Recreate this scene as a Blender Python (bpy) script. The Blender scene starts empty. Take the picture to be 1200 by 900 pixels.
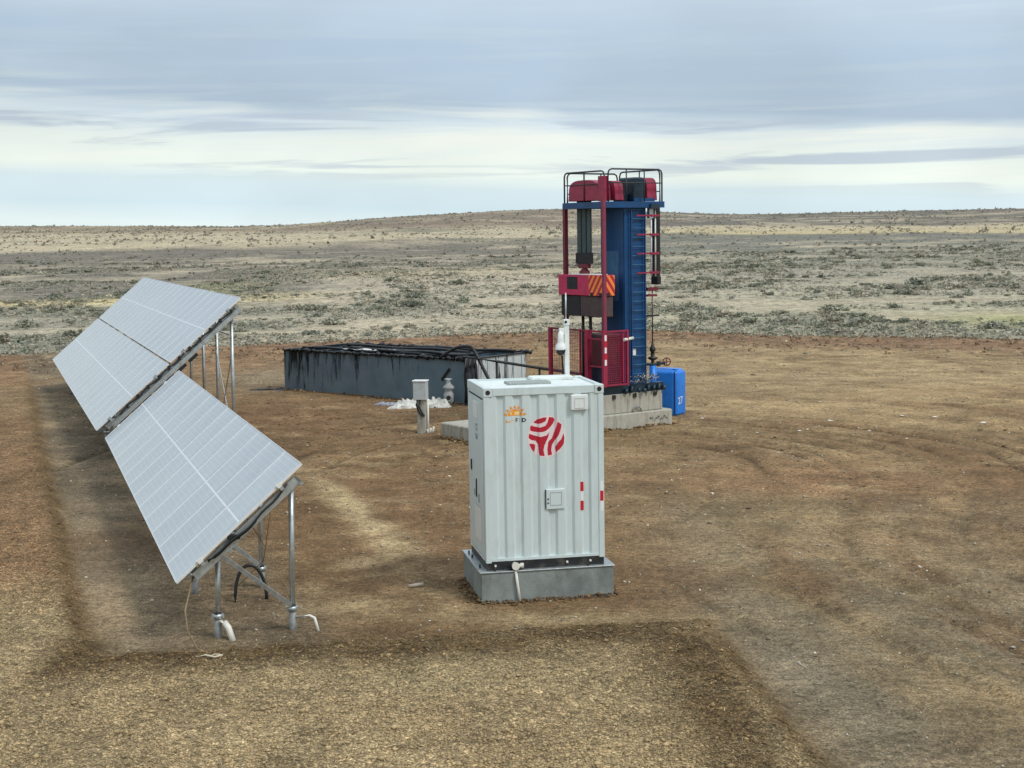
import bpy, bmesh, math, random
import numpy as np
from mathutils import Vector, Matrix, Euler

random.seed(7)
rng = np.random.default_rng(11)
SC = bpy.context.scene
COL = SC.collection
R = math.radians
PI = math.pi

# ------------------------------------------------------------------ camera
F_PX, PITCH, ROLL, CAM_H = 1700.0, 0.103, -0.0155, 5.4717
cam_d = bpy.data.cameras.new("camera")
cam = bpy.data.objects.new("camera", cam_d)
COL.objects.link(cam)
cam_d.sensor_fit = 'HORIZONTAL'
cam_d.sensor_width = 36.0
cam_d.lens = 36.0 * F_PX / 1200.0
cam_d.clip_start = 0.1
cam_d.clip_end = 6000
_f = Vector((0, math.cos(PITCH), -math.sin(PITCH)))
_r0 = Vector((1, 0, 0))
_u0 = Vector((0, math.sin(PITCH), math.cos(PITCH)))
_r = _r0 * math.cos(ROLL) + _u0 * math.sin(ROLL)
_u = -_r0 * math.sin(ROLL) + _u0 * math.cos(ROLL)
cam.matrix_world = Matrix(((_r.x, _u.x, -_f.x, 0), (_r.y, _u.y, -_f.y, 0), (_r.z, _u.z, -_f.z, CAM_H), (0, 0, 0, 1)))
SC.camera = cam

# ------------------------------------------------------------------ view
SC.view_settings.view_transform = 'Standard'
SC.view_settings.look = 'None'
SC.view_settings.exposure = 0.2
SC.view_settings.gamma = 1.0
SC.render.engine = 'CYCLES'

# ------------------------------------------------------------------ node helper
def ramp(nt, stops, interp='LINEAR'):
    n = nt.nodes.new('ShaderNodeValToRGB')
    cr = n.color_ramp
    cr.interpolation = interp
    while len(cr.elements) < len(stops):
        cr.elements.new(0.5)
    for e, (p, c) in zip(cr.elements, stops):
        e.position = p
        e.color = (c[0], c[1], c[2], 1) if not isinstance(c, (int, float)) else (c, c, c, 1)
    return n

def math_n(nt, op, a, b=None, clamp=False):
    n = nt.nodes.new('ShaderNodeMath')
    n.operation = op
    n.use_clamp = clamp
    for i, v in enumerate((a, b)):
        if v is None:
            continue
        if isinstance(v, (int, float)):
            n.inputs[i].default_value = v
        else:
            nt.links.new(v, n.inputs[i])
    return n.outputs[0]

def mix_n(nt, fac, a, b, blend='MIX'):
    n = nt.nodes.new('ShaderNodeMix')
    n.data_type = 'RGBA'
    n.blend_type = blend
    for sock, v in ((n.inputs[0], fac), (n.inputs[6], a), (n.inputs[7], b)):
        if isinstance(v, (int, float)):
            sock.default_value = v
        elif isinstance(v, (tuple, list)):
            sock.default_value = (v[0], v[1], v[2], 1)
        else:
            nt.links.new(v, sock)
    return n.outputs[2]

def noise_n(nt, vec, scale, detail=4, rough=0.55, dist=0.0):
    n = nt.nodes.new('ShaderNodeTexNoise')
    n.inputs['Scale'].default_value = scale
    n.inputs['Detail'].default_value = detail
    n.inputs['Roughness'].default_value = rough
    n.inputs['Distortion'].default_value = dist
    if vec is not None:
        nt.links.new(vec, n.inputs['Vector'])
    return n.outputs['Fac']

def mapping_n(nt, vec, scale=(1, 1, 1), loc=(0, 0, 0)):
    n = nt.nodes.new('ShaderNodeMapping')
    n.inputs['Scale'].default_value = scale
    n.inputs['Location'].default_value = loc
    nt.links.new(vec, n.inputs['Vector'])
    return n.outputs[0]

# ------------------------------------------------------------------ world: overcast sky over Nishita
SUN_EL, SUN_AZ = R(50), R(128)          # azimuth from +Y towards +X : behind the camera, to the right
world = bpy.data.worlds.new("World")
SC.world = world
world.use_nodes = True
nt = world.node_tree
nt.nodes.clear()
out = nt.nodes.new('ShaderNodeOutputWorld')
bg = nt.nodes.new('ShaderNodeBackground')
bg.inputs['Strength'].default_value = 0.1
nt.links.new(bg.outputs[0], out.inputs[0])
sky = nt.nodes.new('ShaderNodeTexSky')
sky.sky_type = 'NISHITA'
sky.sun_disc = False
sky.sun_elevation = SUN_EL
sky.sun_rotation = SUN_AZ
tc = nt.nodes.new('ShaderNodeTexCoord')
dirv = tc.outputs['Generated']
sep = nt.nodes.new('ShaderNodeSeparateXYZ')
nt.links.new(dirv, sep.inputs[0])
zc = sep.outputs['Z']
wv = mapping_n(nt, dirv, (1.0, 1.0, 9.0))
w1 = noise_n(nt, wv, 1.8, 4, 0.5, 0.3)
wv2 = mapping_n(nt, dirv, (1.0, 1.0, 17.0), (3, 5, 1))
w2 = noise_n(nt, wv2, 4.2, 5, 0.55, 0.5)
# warped elevation
warp = math_n(nt, 'MULTIPLY', math_n(nt, 'SUBTRACT', w1, 0.5), 0.03)
tiltx = math_n(nt, 'MULTIPLY', sep.outputs['X'], 0.045)
ze = math_n(nt, 'ADD', math_n(nt, 'ADD', zc, warp), tiltx)
zs = math_n(nt, 'MULTIPLY', ze, 4.0, True)       # 0..0.25 -> 0..1
def s(c):
    return tuple((x / 255 / 12.92) if x / 255 <= 0.04045 else ((x / 255 + 0.055) / 1.055) ** 2.4 for x in c)
base = ramp(nt, [(0.0, s((226, 240, 240))), (0.06, s((206, 226, 234))), (0.13, s((211, 228, 233))), (0.18, s((232, 242, 234))),
                 (0.25, s((228, 237, 232))), (0.30, s((208, 222, 229))), (0.345, s((172, 191, 208))), (0.50, s((177, 197, 215))),
                 (0.66, s((196, 212, 226))), (1.0, s((205, 217, 228)))])
nt.links.new(zs, base.inputs[0])
# thin grey streak clouds inside the bright band, large soft mottling in the upper deck
band = ramp(nt, [(0.12, 0.0), (0.22, 1.0), (0.30, 1.0), (0.38, 0.15), (1.0, 0.08)])
nt.links.new(zs, band.inputs[0])
st = ramp(nt, [(0.54, 0.0), (0.62, 0.8)])
nt.links.new(w2, st.inputs[0])
sfac = math_n(nt, 'MULTIPLY', st.outputs[0], band.outputs[0])
c1 = mix_n(nt, sfac, base.outputs[0], s((180, 194, 209)))
wl = ramp(nt, [(0.30, 0.8), (0.50, 0.0)])
nt.links.new(w2, wl.inputs[0])
lfac = math_n(nt, 'MULTIPLY', wl.outputs[0], band.outputs[0])
c2 = mix_n(nt, lfac, c1, s((240, 243, 232)))
w3 = noise_n(nt, mapping_n(nt, dirv, (1, 1, 2.0), (1, 9, 4)), 4.5, 4, 0.5)
w3r = ramp(nt, [(0.3, 0.90), (0.7, 1.09)])
nt.links.new(w3, w3r.inputs[0])
c3 = mix_n(nt, 1.0, c2, w3r.outputs[0], 'MULTIPLY')
# scale cloud radiance for the 0.1 background strength, keep a little of the physical sky
sc10 = nt.nodes.new('ShaderNodeVectorMath')
sc10.operation = 'SCALE'
nt.links.new(c3, sc10.inputs[0])
sc10.inputs['Scale'].default_value = 10.0
zen = ramp(nt, [(0.18, 0.93), (1.0, 1.22)])
nt.links.new(zc, zen.inputs[0])
lit = mix_n(nt, 1.0, sc10.outputs[0], zen.outputs[0], 'MULTIPLY')
fin = mix_n(nt, 0.96, sky.outputs[0], lit)
nt.links.new(fin, bg.inputs['Color'])

sun_d = bpy.data.lights.new("sun", 'SUN')
sun_d.energy = 1.5
sun_d.angle = R(14)
sun_d.color = (1.0, 0.96, 0.9)
sun = bpy.data.objects.new("sun", sun_d)
COL.objects.link(sun)
_sd = Vector((math.sin(SUN_AZ) * math.cos(SUN_EL), math.cos(SUN_AZ) * math.cos(SUN_EL), math.sin(SUN_EL)))
sun.rotation_euler = (-_sd).to_track_quat('-Z', 'Y').to_euler()

# ------------------------------------------------------------------ object helpers
def tag(o, label=None, cat=None, group=None, kind=None):
    if label: o['label'] = label
    if cat: o['category'] = cat
    if group: o['group'] = group
    if kind: o['kind'] = kind
    return o

def empty(name, loc=(0, 0, 0), rz=0.0, label=None, cat=None, group=None):
    o = bpy.data.objects.new(name, None)
    o.location = loc
    o.rotation_euler = (0, 0, rz)
    o.empty_display_size = 0.2
    COL.objects.link(o)
    return tag(o, label, cat, group)

def frame_from(d):
    d = Vector(d).normalized()
    a = Vector((0, 0, 1)) if abs(d.z) < 0.95 else Vector((1, 0, 0))
    x = d.cross(a).normalized()
    y = x.cross(d).normalized()
    return x, y, d

class MB:
    def __init__(s): s.v = []; s.f = []; s.sm = []
    def add(s, vs, fs, smooth=False):
        b = len(s.v)
        s.v += [tuple(v) for v in vs]
        s.f += [tuple(i + b for i in f) for f in fs]
        s.sm += [smooth] * len(fs)
        return s
    def box(s, x0, x1, y0, y1, z0, z1, M=None, c=0.0):
        """box; c>0 chamfers the vertical edges and the top rim"""
        if c <= 0:
            vs = [(x, y, z) for z in (z0, z1) for (x, y) in ((x0, y0), (x1, y0), (x1, y1), (x0, y1))]
            fs = [(3, 2, 1, 0), (4, 5, 6, 7), (0, 1, 5, 4), (1, 2, 6, 5), (2, 3, 7, 6), (3, 0, 4, 7)]
        else:
            def ring(z, i):
                a0, a1, b0, b1 = x0 + i, x1 - i, y0 + i, y1 - i
                return [(a0 + c, b0, z), (a1 - c, b0, z), (a1, b0 + c, z), (a1, b1 - c, z), (a1 - c, b1, z), (a0 + c, b1, z), (a0, b1 - c, z), (a0, b0 + c, z)]
            vs = ring(z0, c) + ring(z0 + c, 0) + ring(z1 - c, 0) + ring(z1, c)
            fs = [tuple(range(7, -1, -1)), tuple(range(24, 32))]
            for k in range(3):
                for i in range(8):
                    j = (i + 1) % 8
                    fs.append((k * 8 + i, k * 8 + j, k * 8 + 8 + j, k * 8 + 8 + i))
        if M is not None:
            vs = [M @ Vector(v) for v in vs]
        return s.add(vs, fs)
    def bar(s, p0, p1, w, h, up=(0, 0, 1)):
        """rectangular bar from p0 to p1, w across, h along 'up'"""
        p0, p1 = Vector(p0), Vector(p1)
        d = (p1 - p0).normalized()
        x = d.cross(Vector(up))
        if x.length < 1e-4: x = d.cross(Vector((0, 1, 0)))
        x.normalize(); y = x.cross(d).normalized()
        vs = []
        for p in (p0, p1):
            for a, b in ((-1, -1), (1, -1), (1, 1), (-1, 1)):
                vs.append(p + x * a * w / 2 + y * b * h / 2)
        return s.add(vs, [(3, 2, 1, 0), (4, 5, 6, 7), (0, 1, 5, 4), (1, 2, 6, 5), (2, 3, 7, 6), (3, 0, 4, 7)])
    def cyl(s, p0, p1, r0, r1=None, n=10, smooth=True):
        if r1 is None: r1 = r0
        p0, p1 = Vector(p0), Vector(p1)
        x, y, d = frame_from(p1 - p0)
        vs = []
        for p, r in ((p0, r0), (p1, r1)):
            for i in range(n):
                a = 2 * PI * i / n
                vs.append(p + x * math.cos(a) * r + y * math.sin(a) * r)
        b = len(s.v)
        s.v += [tuple(v) for v in vs]
        for i in range(n):
            j = (i + 1) % n
            s.f.append((b + j, b + i, b + n + i, b + n + j)); s.sm.append(smooth)
        s.f.append(tuple(b + i for i in range(n))); s.sm.append(False)
        s.f.append(tuple(b + n + i for i in range(n - 1, -1, -1))); s.sm.append(False)
        return s
    def tube(s, pts, r, n=8, closed=False):
        pts = [Vector(p) for p in pts]
        rings = []
        b = len(s.v)
        m = len(pts)
        prev = None
        for k, p in enumerate(pts):
            if closed: d = pts[(k + 1) % m] - pts[k - 1]
            else: d = pts[min(k + 1, m - 1)] - pts[max(k - 1, 0)]
            d.normalize()
            if prev is None:
                x, y, _ = frame_from(d)
            else:
                x = (prev - d * prev.dot(d)).normalized(); y = d.cross(x)
            prev = x
            for i in range(n):
                a = 2 * PI * i / n
                s.v.append(tuple(p + x * math.cos(a) * r + y * math.sin(a) * r))
        for k in range(m if closed else m - 1):
            for i in range(n):
                j = (i + 1) % n
                k2 = (k + 1) % m
                s.f.append((b + k * n + i, b + k * n + j, b + k2 * n + j, b + k2 * n + i)); s.sm.append(True)
        if not closed:
            s.f.append(tuple(b + i for i in range(n - 1, -1, -1))); s.sm.append(False)
            s.f.append(tuple(b + (m - 1) * n + i for i in range(n))); s.sm.append(False)
        return s
    def prism(s, poly, y0, y1, M=None):
        """polygon in xz extruded along y"""
        n = len(poly)
        vs = [(p[0], y0, p[1]) for p in poly] + [(p[0], y1, p[1]) for p in poly]
        if M is not None: vs = [M @ Vector(v) for v in vs]
        fs = [tuple(range(n)), tuple(range(2 * n - 1, n - 1, -1))]
        for i in range(n):
            j = (i + 1) % n
            fs.append((j, i, n + i, n + j))
        return s.add(vs, fs)
    def lathe(s, prof, c=(0, 0, 0), n=14):
        b = len(s.v)
        for (r, z) in prof:
            for i in range(n):
                a = 2 * PI * i / n
                s.v.append((c[0] + r * math.cos(a), c[1] + r * math.sin(a), c[2] + z))
        for k in range(len(prof) - 1):
            for i in range(n):
                j = (i + 1) % n
                s.f.append((b + k * n + i, b + k * n + j, b + (k + 1) * n + j, b + (k + 1) * n + i)); s.sm.append(True)
        s.f.append(tuple(b + i for i in range(n - 1, -1, -1))); s.sm.append(False)
        s.f.append(tuple(b + (len(prof) - 1) * n + i for i in range(n))); s.sm.append(False)
        return s
    def mesh(s, name, mat=None):
        me = bpy.data.meshes.new(name)
        me.from_pydata(s.v, [], s.f)
        me.polygons.foreach_set('use_smooth', s.sm)
        bm = bmesh.new(); bm.from_mesh(me)
        bmesh.ops.recalc_face_normals(bm, faces=bm.faces)
        bm.to_mesh(me); bm.free()
        me.update()
        if mat: me.materials.append(mat)
        return me
    def build(s, name, mat, parent=None, label=None, kind=None, bevel=0.0):
        o = bpy.data.objects.new(name, s.mesh(name, mat))
        COL.objects.link(o)
        if parent: o.parent = parent
        if bevel > 0:
            bm = bmesh.new(); bm.from_mesh(o.data)
            es = [e for e in bm.edges if len(e.link_faces) == 2 and e.calc_face_angle(0) > 0.6]
            bmesh.ops.bevel(bm, geom=es, offset=bevel, segments=2, affect='EDGES', profile=0.6)
            bm.to_mesh(o.data); bm.free()
        if label: o['label'] = label
        if kind: o['kind'] = kind
        return o

# ------------------------------------------------------------------ materials
MATS = {}
def mat(name, col, rough=0.6, metal=0.0, var=0.12, vscale=6.0, bump=0.0, bscale=40.0, dirt=None, dirt_amt=0.0, dscale=3.0, dstretch=(1, 1, 1), spec=0.5, dlo=0.5, dhi=0.68):
    if name in MATS: return MATS[name]
    m = bpy.data.materials.new(name)
    m.use_nodes = True
    nt = m.node_tree
    p = nt.nodes['Principled BSDF']
    tc = nt.nodes.new('ShaderNodeTexCoord')
    vec = tc.outputs['Object']
    n = noise_n(nt, vec, vscale, 5, 0.6)
    r = ramp(nt, [(0.25, tuple(max(0, c * (1 - var)) for c in col)), (0.75, tuple(min(1, c * (1 + var)) for c in col))])
    nt.links.new(n, r.inputs[0])
    cc = r.outputs[0]
    if dirt is not None:
        dv = mapping_n(nt, vec, dstretch, (2.3, 1.7, 5.1))
        dn = noise_n(nt, dv, dscale, 7, 0.65)
        dr = ramp(nt, [(dlo, 0.0), (dhi, dirt_amt)])
        nt.links.new(dn, dr.inputs[0])
        cc = mix_n(nt, dr.outputs[0], cc, dirt)
    nt.links.new(cc, p.inputs['Base Color'])
    p.inputs['Metallic'].default_value = metal
    p.inputs['Specular IOR Level'].default_value = spec
    rn = noise_n(nt, vec, vscale * 2.3, 3)
    rr = ramp(nt, [(0.3, max(0.02, rough - 0.08)), (0.7, min(1, rough + 0.08))])
    nt.links.new(rn, rr.inputs[0])
    nt.links.new(rr.outputs[0], p.inputs['Roughness'])
    if bump > 0:
        bn = noise_n(nt, vec, bscale, 5, 0.6)
        b = nt.nodes.new('ShaderNodeBump')
        b.inputs['Strength'].default_value = bump
        b.inputs['Distance'].default_value = 0.02
        nt.links.new(bn, b.inputs['Height'])
        nt.links.new(b.outputs[0], p.inputs['Normal'])
    MATS[name] = m
    return m

galv = mat('galvanised steel', (0.52, 0.56, 0.56), 0.42, 0.75, 0.18, 14, 0.1, 60, (0.22, 0.22, 0.20), 0.5, 5)
galv_dark = mat('weathered galvanised pile', (0.30, 0.31, 0.30), 0.6, 0.4, 0.25, 20, 0.2, 60, (0.12, 0.10, 0.07), 0.6, 8)
black_rub = mat('black rubber', (0.012, 0.013, 0.014), 0.45, 0, 0.3, 12)
black_steel = mat('black painted steel', (0.014, 0.015, 0.017), 0.5, 0.0, 0.3, 10, dirt=(0.16, 0.14, 0.11), dirt_amt=0.4, dscale=6)
pvc = mat('white pvc', (0.78, 0.76, 0.68), 0.45, 0, 0.1, 10)
white_paint = mat('white painted steel', (0.80, 0.82, 0.80), 0.4, 0, 0.04, 4, dirt=(0.45, 0.42, 0.36), dirt_amt=0.25, dscale=9)
cont_paint = mat('pale grey green container paint', (0.63, 0.715, 0.70), 0.42, 0, 0.03, 2.2, 0.03, 15, (0.46, 0.50, 0.47), 0.35, 2.5, (3, 3, 0.8))
cont_roof = mat('pale container roof paint', (0.76, 0.82, 0.79), 0.5, 0, 0.06, 5, 0.05, 20, (0.36, 0.34, 0.29), 0.45, 6)
concrete = mat('fresh grey concrete', (0.27, 0.30, 0.28), 0.85, 0, 0.14, 4, 0.35, 45, (0.13, 0.145, 0.135), 0.7, 2.2, (1, 1, 0.7))
concrete_w = mat('weathered pale concrete', (0.44, 0.42, 0.35), 0.9, 0, 0.14, 5, 0.4, 40, (0.20, 0.19, 0.155), 0.75, 3.0, (3, 3, 0.5))
red = mat('red machine paint', (0.34, 0.022, 0.065), 0.45, 0, 0.2, 5, 0.05, 20, (0.10, 0.03, 0.035), 0.55, 5)
red_dark = mat('weathered dark red paint', (0.17, 0.016, 0.032), 0.55, 0, 0.25, 5, 0.05, 20, (0.05, 0.03, 0.03), 0.6, 5)
blue = mat('deep blue machine paint', (0.004, 0.062, 0.19), 0.42, 0, 0.22, 2.5, 0.04, 20, (0.012, 0.045, 0.09), 0.6, 3.0, (1, 1, 0.6))
blue_l = mat('faded blue panel', (0.03, 0.13, 0.25), 0.5, 0, 0.25, 3, 0.04, 20, (0.10, 0.17, 0.24), 0.5, 4.0, (2, 2, 0.5))
blue_dk = mat('dark teal oily steel', (0.012, 0.035, 0.055), 0.4, 0.1, 0.3, 6, 0.1, 30, (0.06, 0.07, 0.07), 0.5, 6)
bright_blue = mat('bright blue insulation jacket', (0.012, 0.21, 0.74), 0.4, 0, 0.12, 3, 0.15, 7, (0.01, 0.08, 0.33), 0.5, 3)
orange = mat('orange reflective', (0.95, 0.28, 0.05), 0.4, 0, 0.1, 8)
red_refl = mat('red reflective', (0.62, 0.015, 0.03), 0.35, 0, 0.05, 8)
white_refl = mat('white reflective', (0.85, 0.85, 0.83), 0.35, 0, 0.03, 8)
rust_brown = mat('dark brown weight casting', (0.085, 0.055, 0.055), 0.75, 0, 0.25, 6, 0.2, 40, (0.04, 0.035, 0.04), 0.6, 3)
dark_in = mat('dark interior steel', (0.018, 0.017, 0.02), 0.7, 0, 0.2, 6)
belt = mat('green grey belt', (0.055, 0.085, 0.085), 0.6, 0, 0.2, 10, 0.1, 60, (0.03, 0.04, 0.04), 0.5, 8, (1, 1, .3))
glass_dark = mat('dark dome glass', (0.01, 0.01, 0.012), 0.08, 0, 0.1, 5)
vent_grey = mat('grey anti slip plate', (0.33, 0.36, 0.34), 0.8, 0, 0.35, 30, 0.4, 60)
cable_tan = mat('tan wire', (0.28, 0.2, 0.11), 0.6, 0, 0.2, 9)
plast = mat('crumpled white sheeting', (0.72, 0.72, 0.66), 0.55, 0, 0.1, 6, 0.2, 12, (0.35, 0.32, 0.26), 0.5, 4)
orange_p = mat('orange print', (0.85, 0.33, 0.03), 0.5, 0, 0.05, 8)
yellow_p = mat('yellow print', (0.93, 0.72, 0.32), 0.5, 0, 0.05, 8)
black_p = mat('black print', (0.02, 0.025, 0.03), 0.5, 0, 0.05, 8)
grey_p = mat('faded grey print', (0.30, 0.34, 0.34), 0.6, 0, 0.2, 30)
pink_p = mat('emblem pale ground', (0.82, 0.70, 0.70), 0.5, 0, 0.03, 8)
emb_red = mat('emblem red', (0.50, 0.012, 0.035), 0.45, 0, 0.12, 5)
alu = mat('aluminium panel frame', (0.78, 0.80, 0.80), 0.45, 0.2, 0.06, 8)

# ------------------------------------------------------------------ numpy noise
def _hash(ix, iy, seed):
    h = (ix.astype(np.int64) * 374761393 + iy.astype(np.int64) * 668265263 + seed * 1442695041) & 0xFFFFFFFF
    h = ((h ^ (h >> 13)) * 1274126177) & 0xFFFFFFFF
    h = h ^ (h >> 16)
    return (h & 0xFFFFFF) / float(0xFFFFFF)

def vnoise(x, y, seed=0):
    ix = np.floor(x); iy = np.floor(y)
    fx = x - ix; fy = y - iy
    fx = fx * fx * (3 - 2 * fx); fy = fy * fy * (3 - 2 * fy)
    a = _hash(ix, iy, seed); b = _hash(ix + 1, iy, seed)
    c = _hash(ix, iy + 1, seed); d = _hash(ix + 1, iy + 1, seed)
    return (a * (1 - fx) + b * fx) * (1 - fy) + (c * (1 - fx) + d * fx) * fy - 0.5

def fbm(x, y, sc, oct=4, seed=0, gain=0.5):
    t = 0; a = 1; tot = 0
    for o in range(oct):
        ca, sa = math.cos(o * 1.1), math.sin(o * 1.1)
        t = t + a * vnoise((x * ca - y * sa) / sc, (x * sa + y * ca) / sc, seed + o * 17)
        tot += a; a *= gain; sc *= 0.5
    return t / tot * 2

def sstep(a, b, x):
    t = np.clip((x - a) / (b - a), 0, 1)
    return t * t * (3 - 2 * t)

# ------------------------------------------------------------------ ground shape
ROW = -0.3312
def line_sd(x, y, ax, ay, bx, by):
    """signed distance, positive to the left of a->b"""
    dx, dy = bx - ax, by - ay
    L = math.hypot(dx, dy)
    return (-(dy) * (x - ax) + dx * (y - ay)) / L

def plateau(x, y):
    lw = sstep(22, 19, y)
    wob = (.05 + .21 * lw) * fbm(x, y, 2.2, 5, 5, .6) + .08 * fbm(x, y, .45, 3, 6)
    sA = line_sd(x, y, -5.75, 18.7, -19.1, 56.8)
    sA = np.minimum(sA, 60 - y)
    sB = -line_sd(x, y, -5.6, 18.25, 2.6, 19.75)
    sC = line_sd(x, y, 3.05, 14.4, 2.55, 19.75)
    sB = np.minimum(sB, sC)
    # keep the left area running to the front too
    return np.maximum(sA, sB) + wob

def far_z(x, y):
    d = np.sqrt(x * x * 0.6 + y * y)
    d = np.where(y < 0, -y * 0.0 + np.abs(d), d)
    dd = np.array([0, 78, 110, 150, 220, 300, 400, 500, 560, 640, 760, 1000, 3000.])
    zz = np.array([0, 0, .12, .55, 1.5, 3.2, 7.2, 12.1, 13.6, 14.3, 11.0, 9.0, 8.0])
    z = np.interp(d, dd, zz)
    z = z + sstep(90, 300, d) * (0.9 * fbm(x, y, 90, 3, 31)) + sstep(85, 140, d) * sstep(420, 300, d) * 0.55 * fbm(x * .6, y, 34, 3, 33) + sstep(380, 560, d) * 1.5 * fbm(x, y, 130, 3, 41)
    an = np.abs(x / np.maximum(y, 1.0))
    z = z - sstep(300, 520, d) * sstep(.05, .2, an) * 1.8
    z = z + sstep(420, 560, d) * sstep(-20, -140, x) * -.9 + 1.3 * np.exp(-((x - 20) / 38) ** 2) * sstep(420, 620, d) - 1.2 * np.exp(-((x + 90) / 45) ** 2) * sstep(420, 600, d)
    return z

def ground_z(x, y):
    x = np.asarray(x, float); y = np.asarray(y, float)
    s_ = plateau(x, y)
    h = 0.13 * sstep(-0.32, 0.12, s_)
    amp = 0.35 + 0.65 * sstep(-0.5, 0.1, s_)
    near = sstep(34, 22, y)
    rough = (0.035 * fbm(x, y, 0.9, 4, 3) + 0.05 * near * fbm(x, y, 0.26, 3, 9)) * amp
    # flat shelf under the equipment
    eq = np.exp(-(((x - .6) / 2.2) ** 2 + ((y - 22) / 1.6) ** 2))
    eq = np.clip(eq + np.exp(-(((x - 1.2) / 3.6) ** 2 + ((y - 40.3) / 2.6) ** 2)), 0, 1)
    rough = rough * (1 - 0.8 * eq)
    z = h + rough + 0.10 * fbm(x, y, 7, 3, 13) * sstep(25, 40, y) * (1 - eq) * 0.6
    # wheel ruts swinging round on the right of the pad
    z = z + ruts(x, y) * -0.065
    # low spoil ridge along the far edge of the pad
    e = pad_edge(x, y)
    z = z + 0.22 * np.exp(-((e + 2.0) / 1.6) ** 2) * (0.6 + 0.8 * fbm(x, y, 6, 3, 77)) * sstep(10, 30, y)
    z = np.where(y > 60, z * sstep(140, 60, y) + far_z(x, y), z + far_z(x, y) * 1.0)
    return z

def ruts(x, y):
    """0..1 track mask"""
    q, t = swirl(x, y)
    fam = np.zeros_like(q)
    for k, rr in enumerate((2.4, 3.9, 5.0, 5.6, 6.4, 7.5, 8.3, 9.6, 10.4, 12.0, 13.1)):
        w = 0.12 + 0.05 * (k % 2)
        fam = np.maximum(fam, np.exp(-((q - rr - 0.35 * fbm(x, y, 6, 2, 50 + k)) / w) ** 2) * np.clip(.6 + 1.3 * fbm(q * 0 + k * 3.1, t, 4.0, 3, 70 + k), 0, 1))
    return np.clip(fam * sstep(18, 12.0, q) * sstep(.6, 2.2, q), 0, 1)

def swirl(x, y):
    """lateral and running coordinate of the traffic that swings in from the left of the yard and runs to the front"""
    r = np.hypot(x - 2.0, y - 34.0)
    off = 2.0 + .29 * (np.maximum(0, 26.5 - y) ** 2 / (np.maximum(0, 26.5 - y) + 2.0)) - 2.6 * sstep(31, 22, y)
    q = np.where(y > 34, r, x - off)
    t = np.where(y > 34, np.arctan2(y - 34.0, x - 2.0) * 8, y - 34)
    return q, t

def pad_edge(x, y):
    """>0 outside the worked pad"""
    e = np.interp(x, [-200, -45, -24, -12, 0, 8, 14, 23, 40, 200], [74, 74, 70, 75, 79, 80, 76, 70.5, 66, 66])
    return y - e - 2.2 * fbm(x, y, 7, 4, 21)

def lerp(a, b, t):
    return a + (b - a) * t[..., None]

def C3(*c):
    return np.array(c, float)

def gauss(x, y, cx, cy, sx, sy, rot=0):
    dx, dy = x - cx, y - cy
    c, s_ = math.cos(rot), math.sin(rot)
    u = dx * c + dy * s_; v = -dx * s_ + dy * c
    return np.exp(-((u / sx) ** 2 + (v / sy) ** 2))

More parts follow.
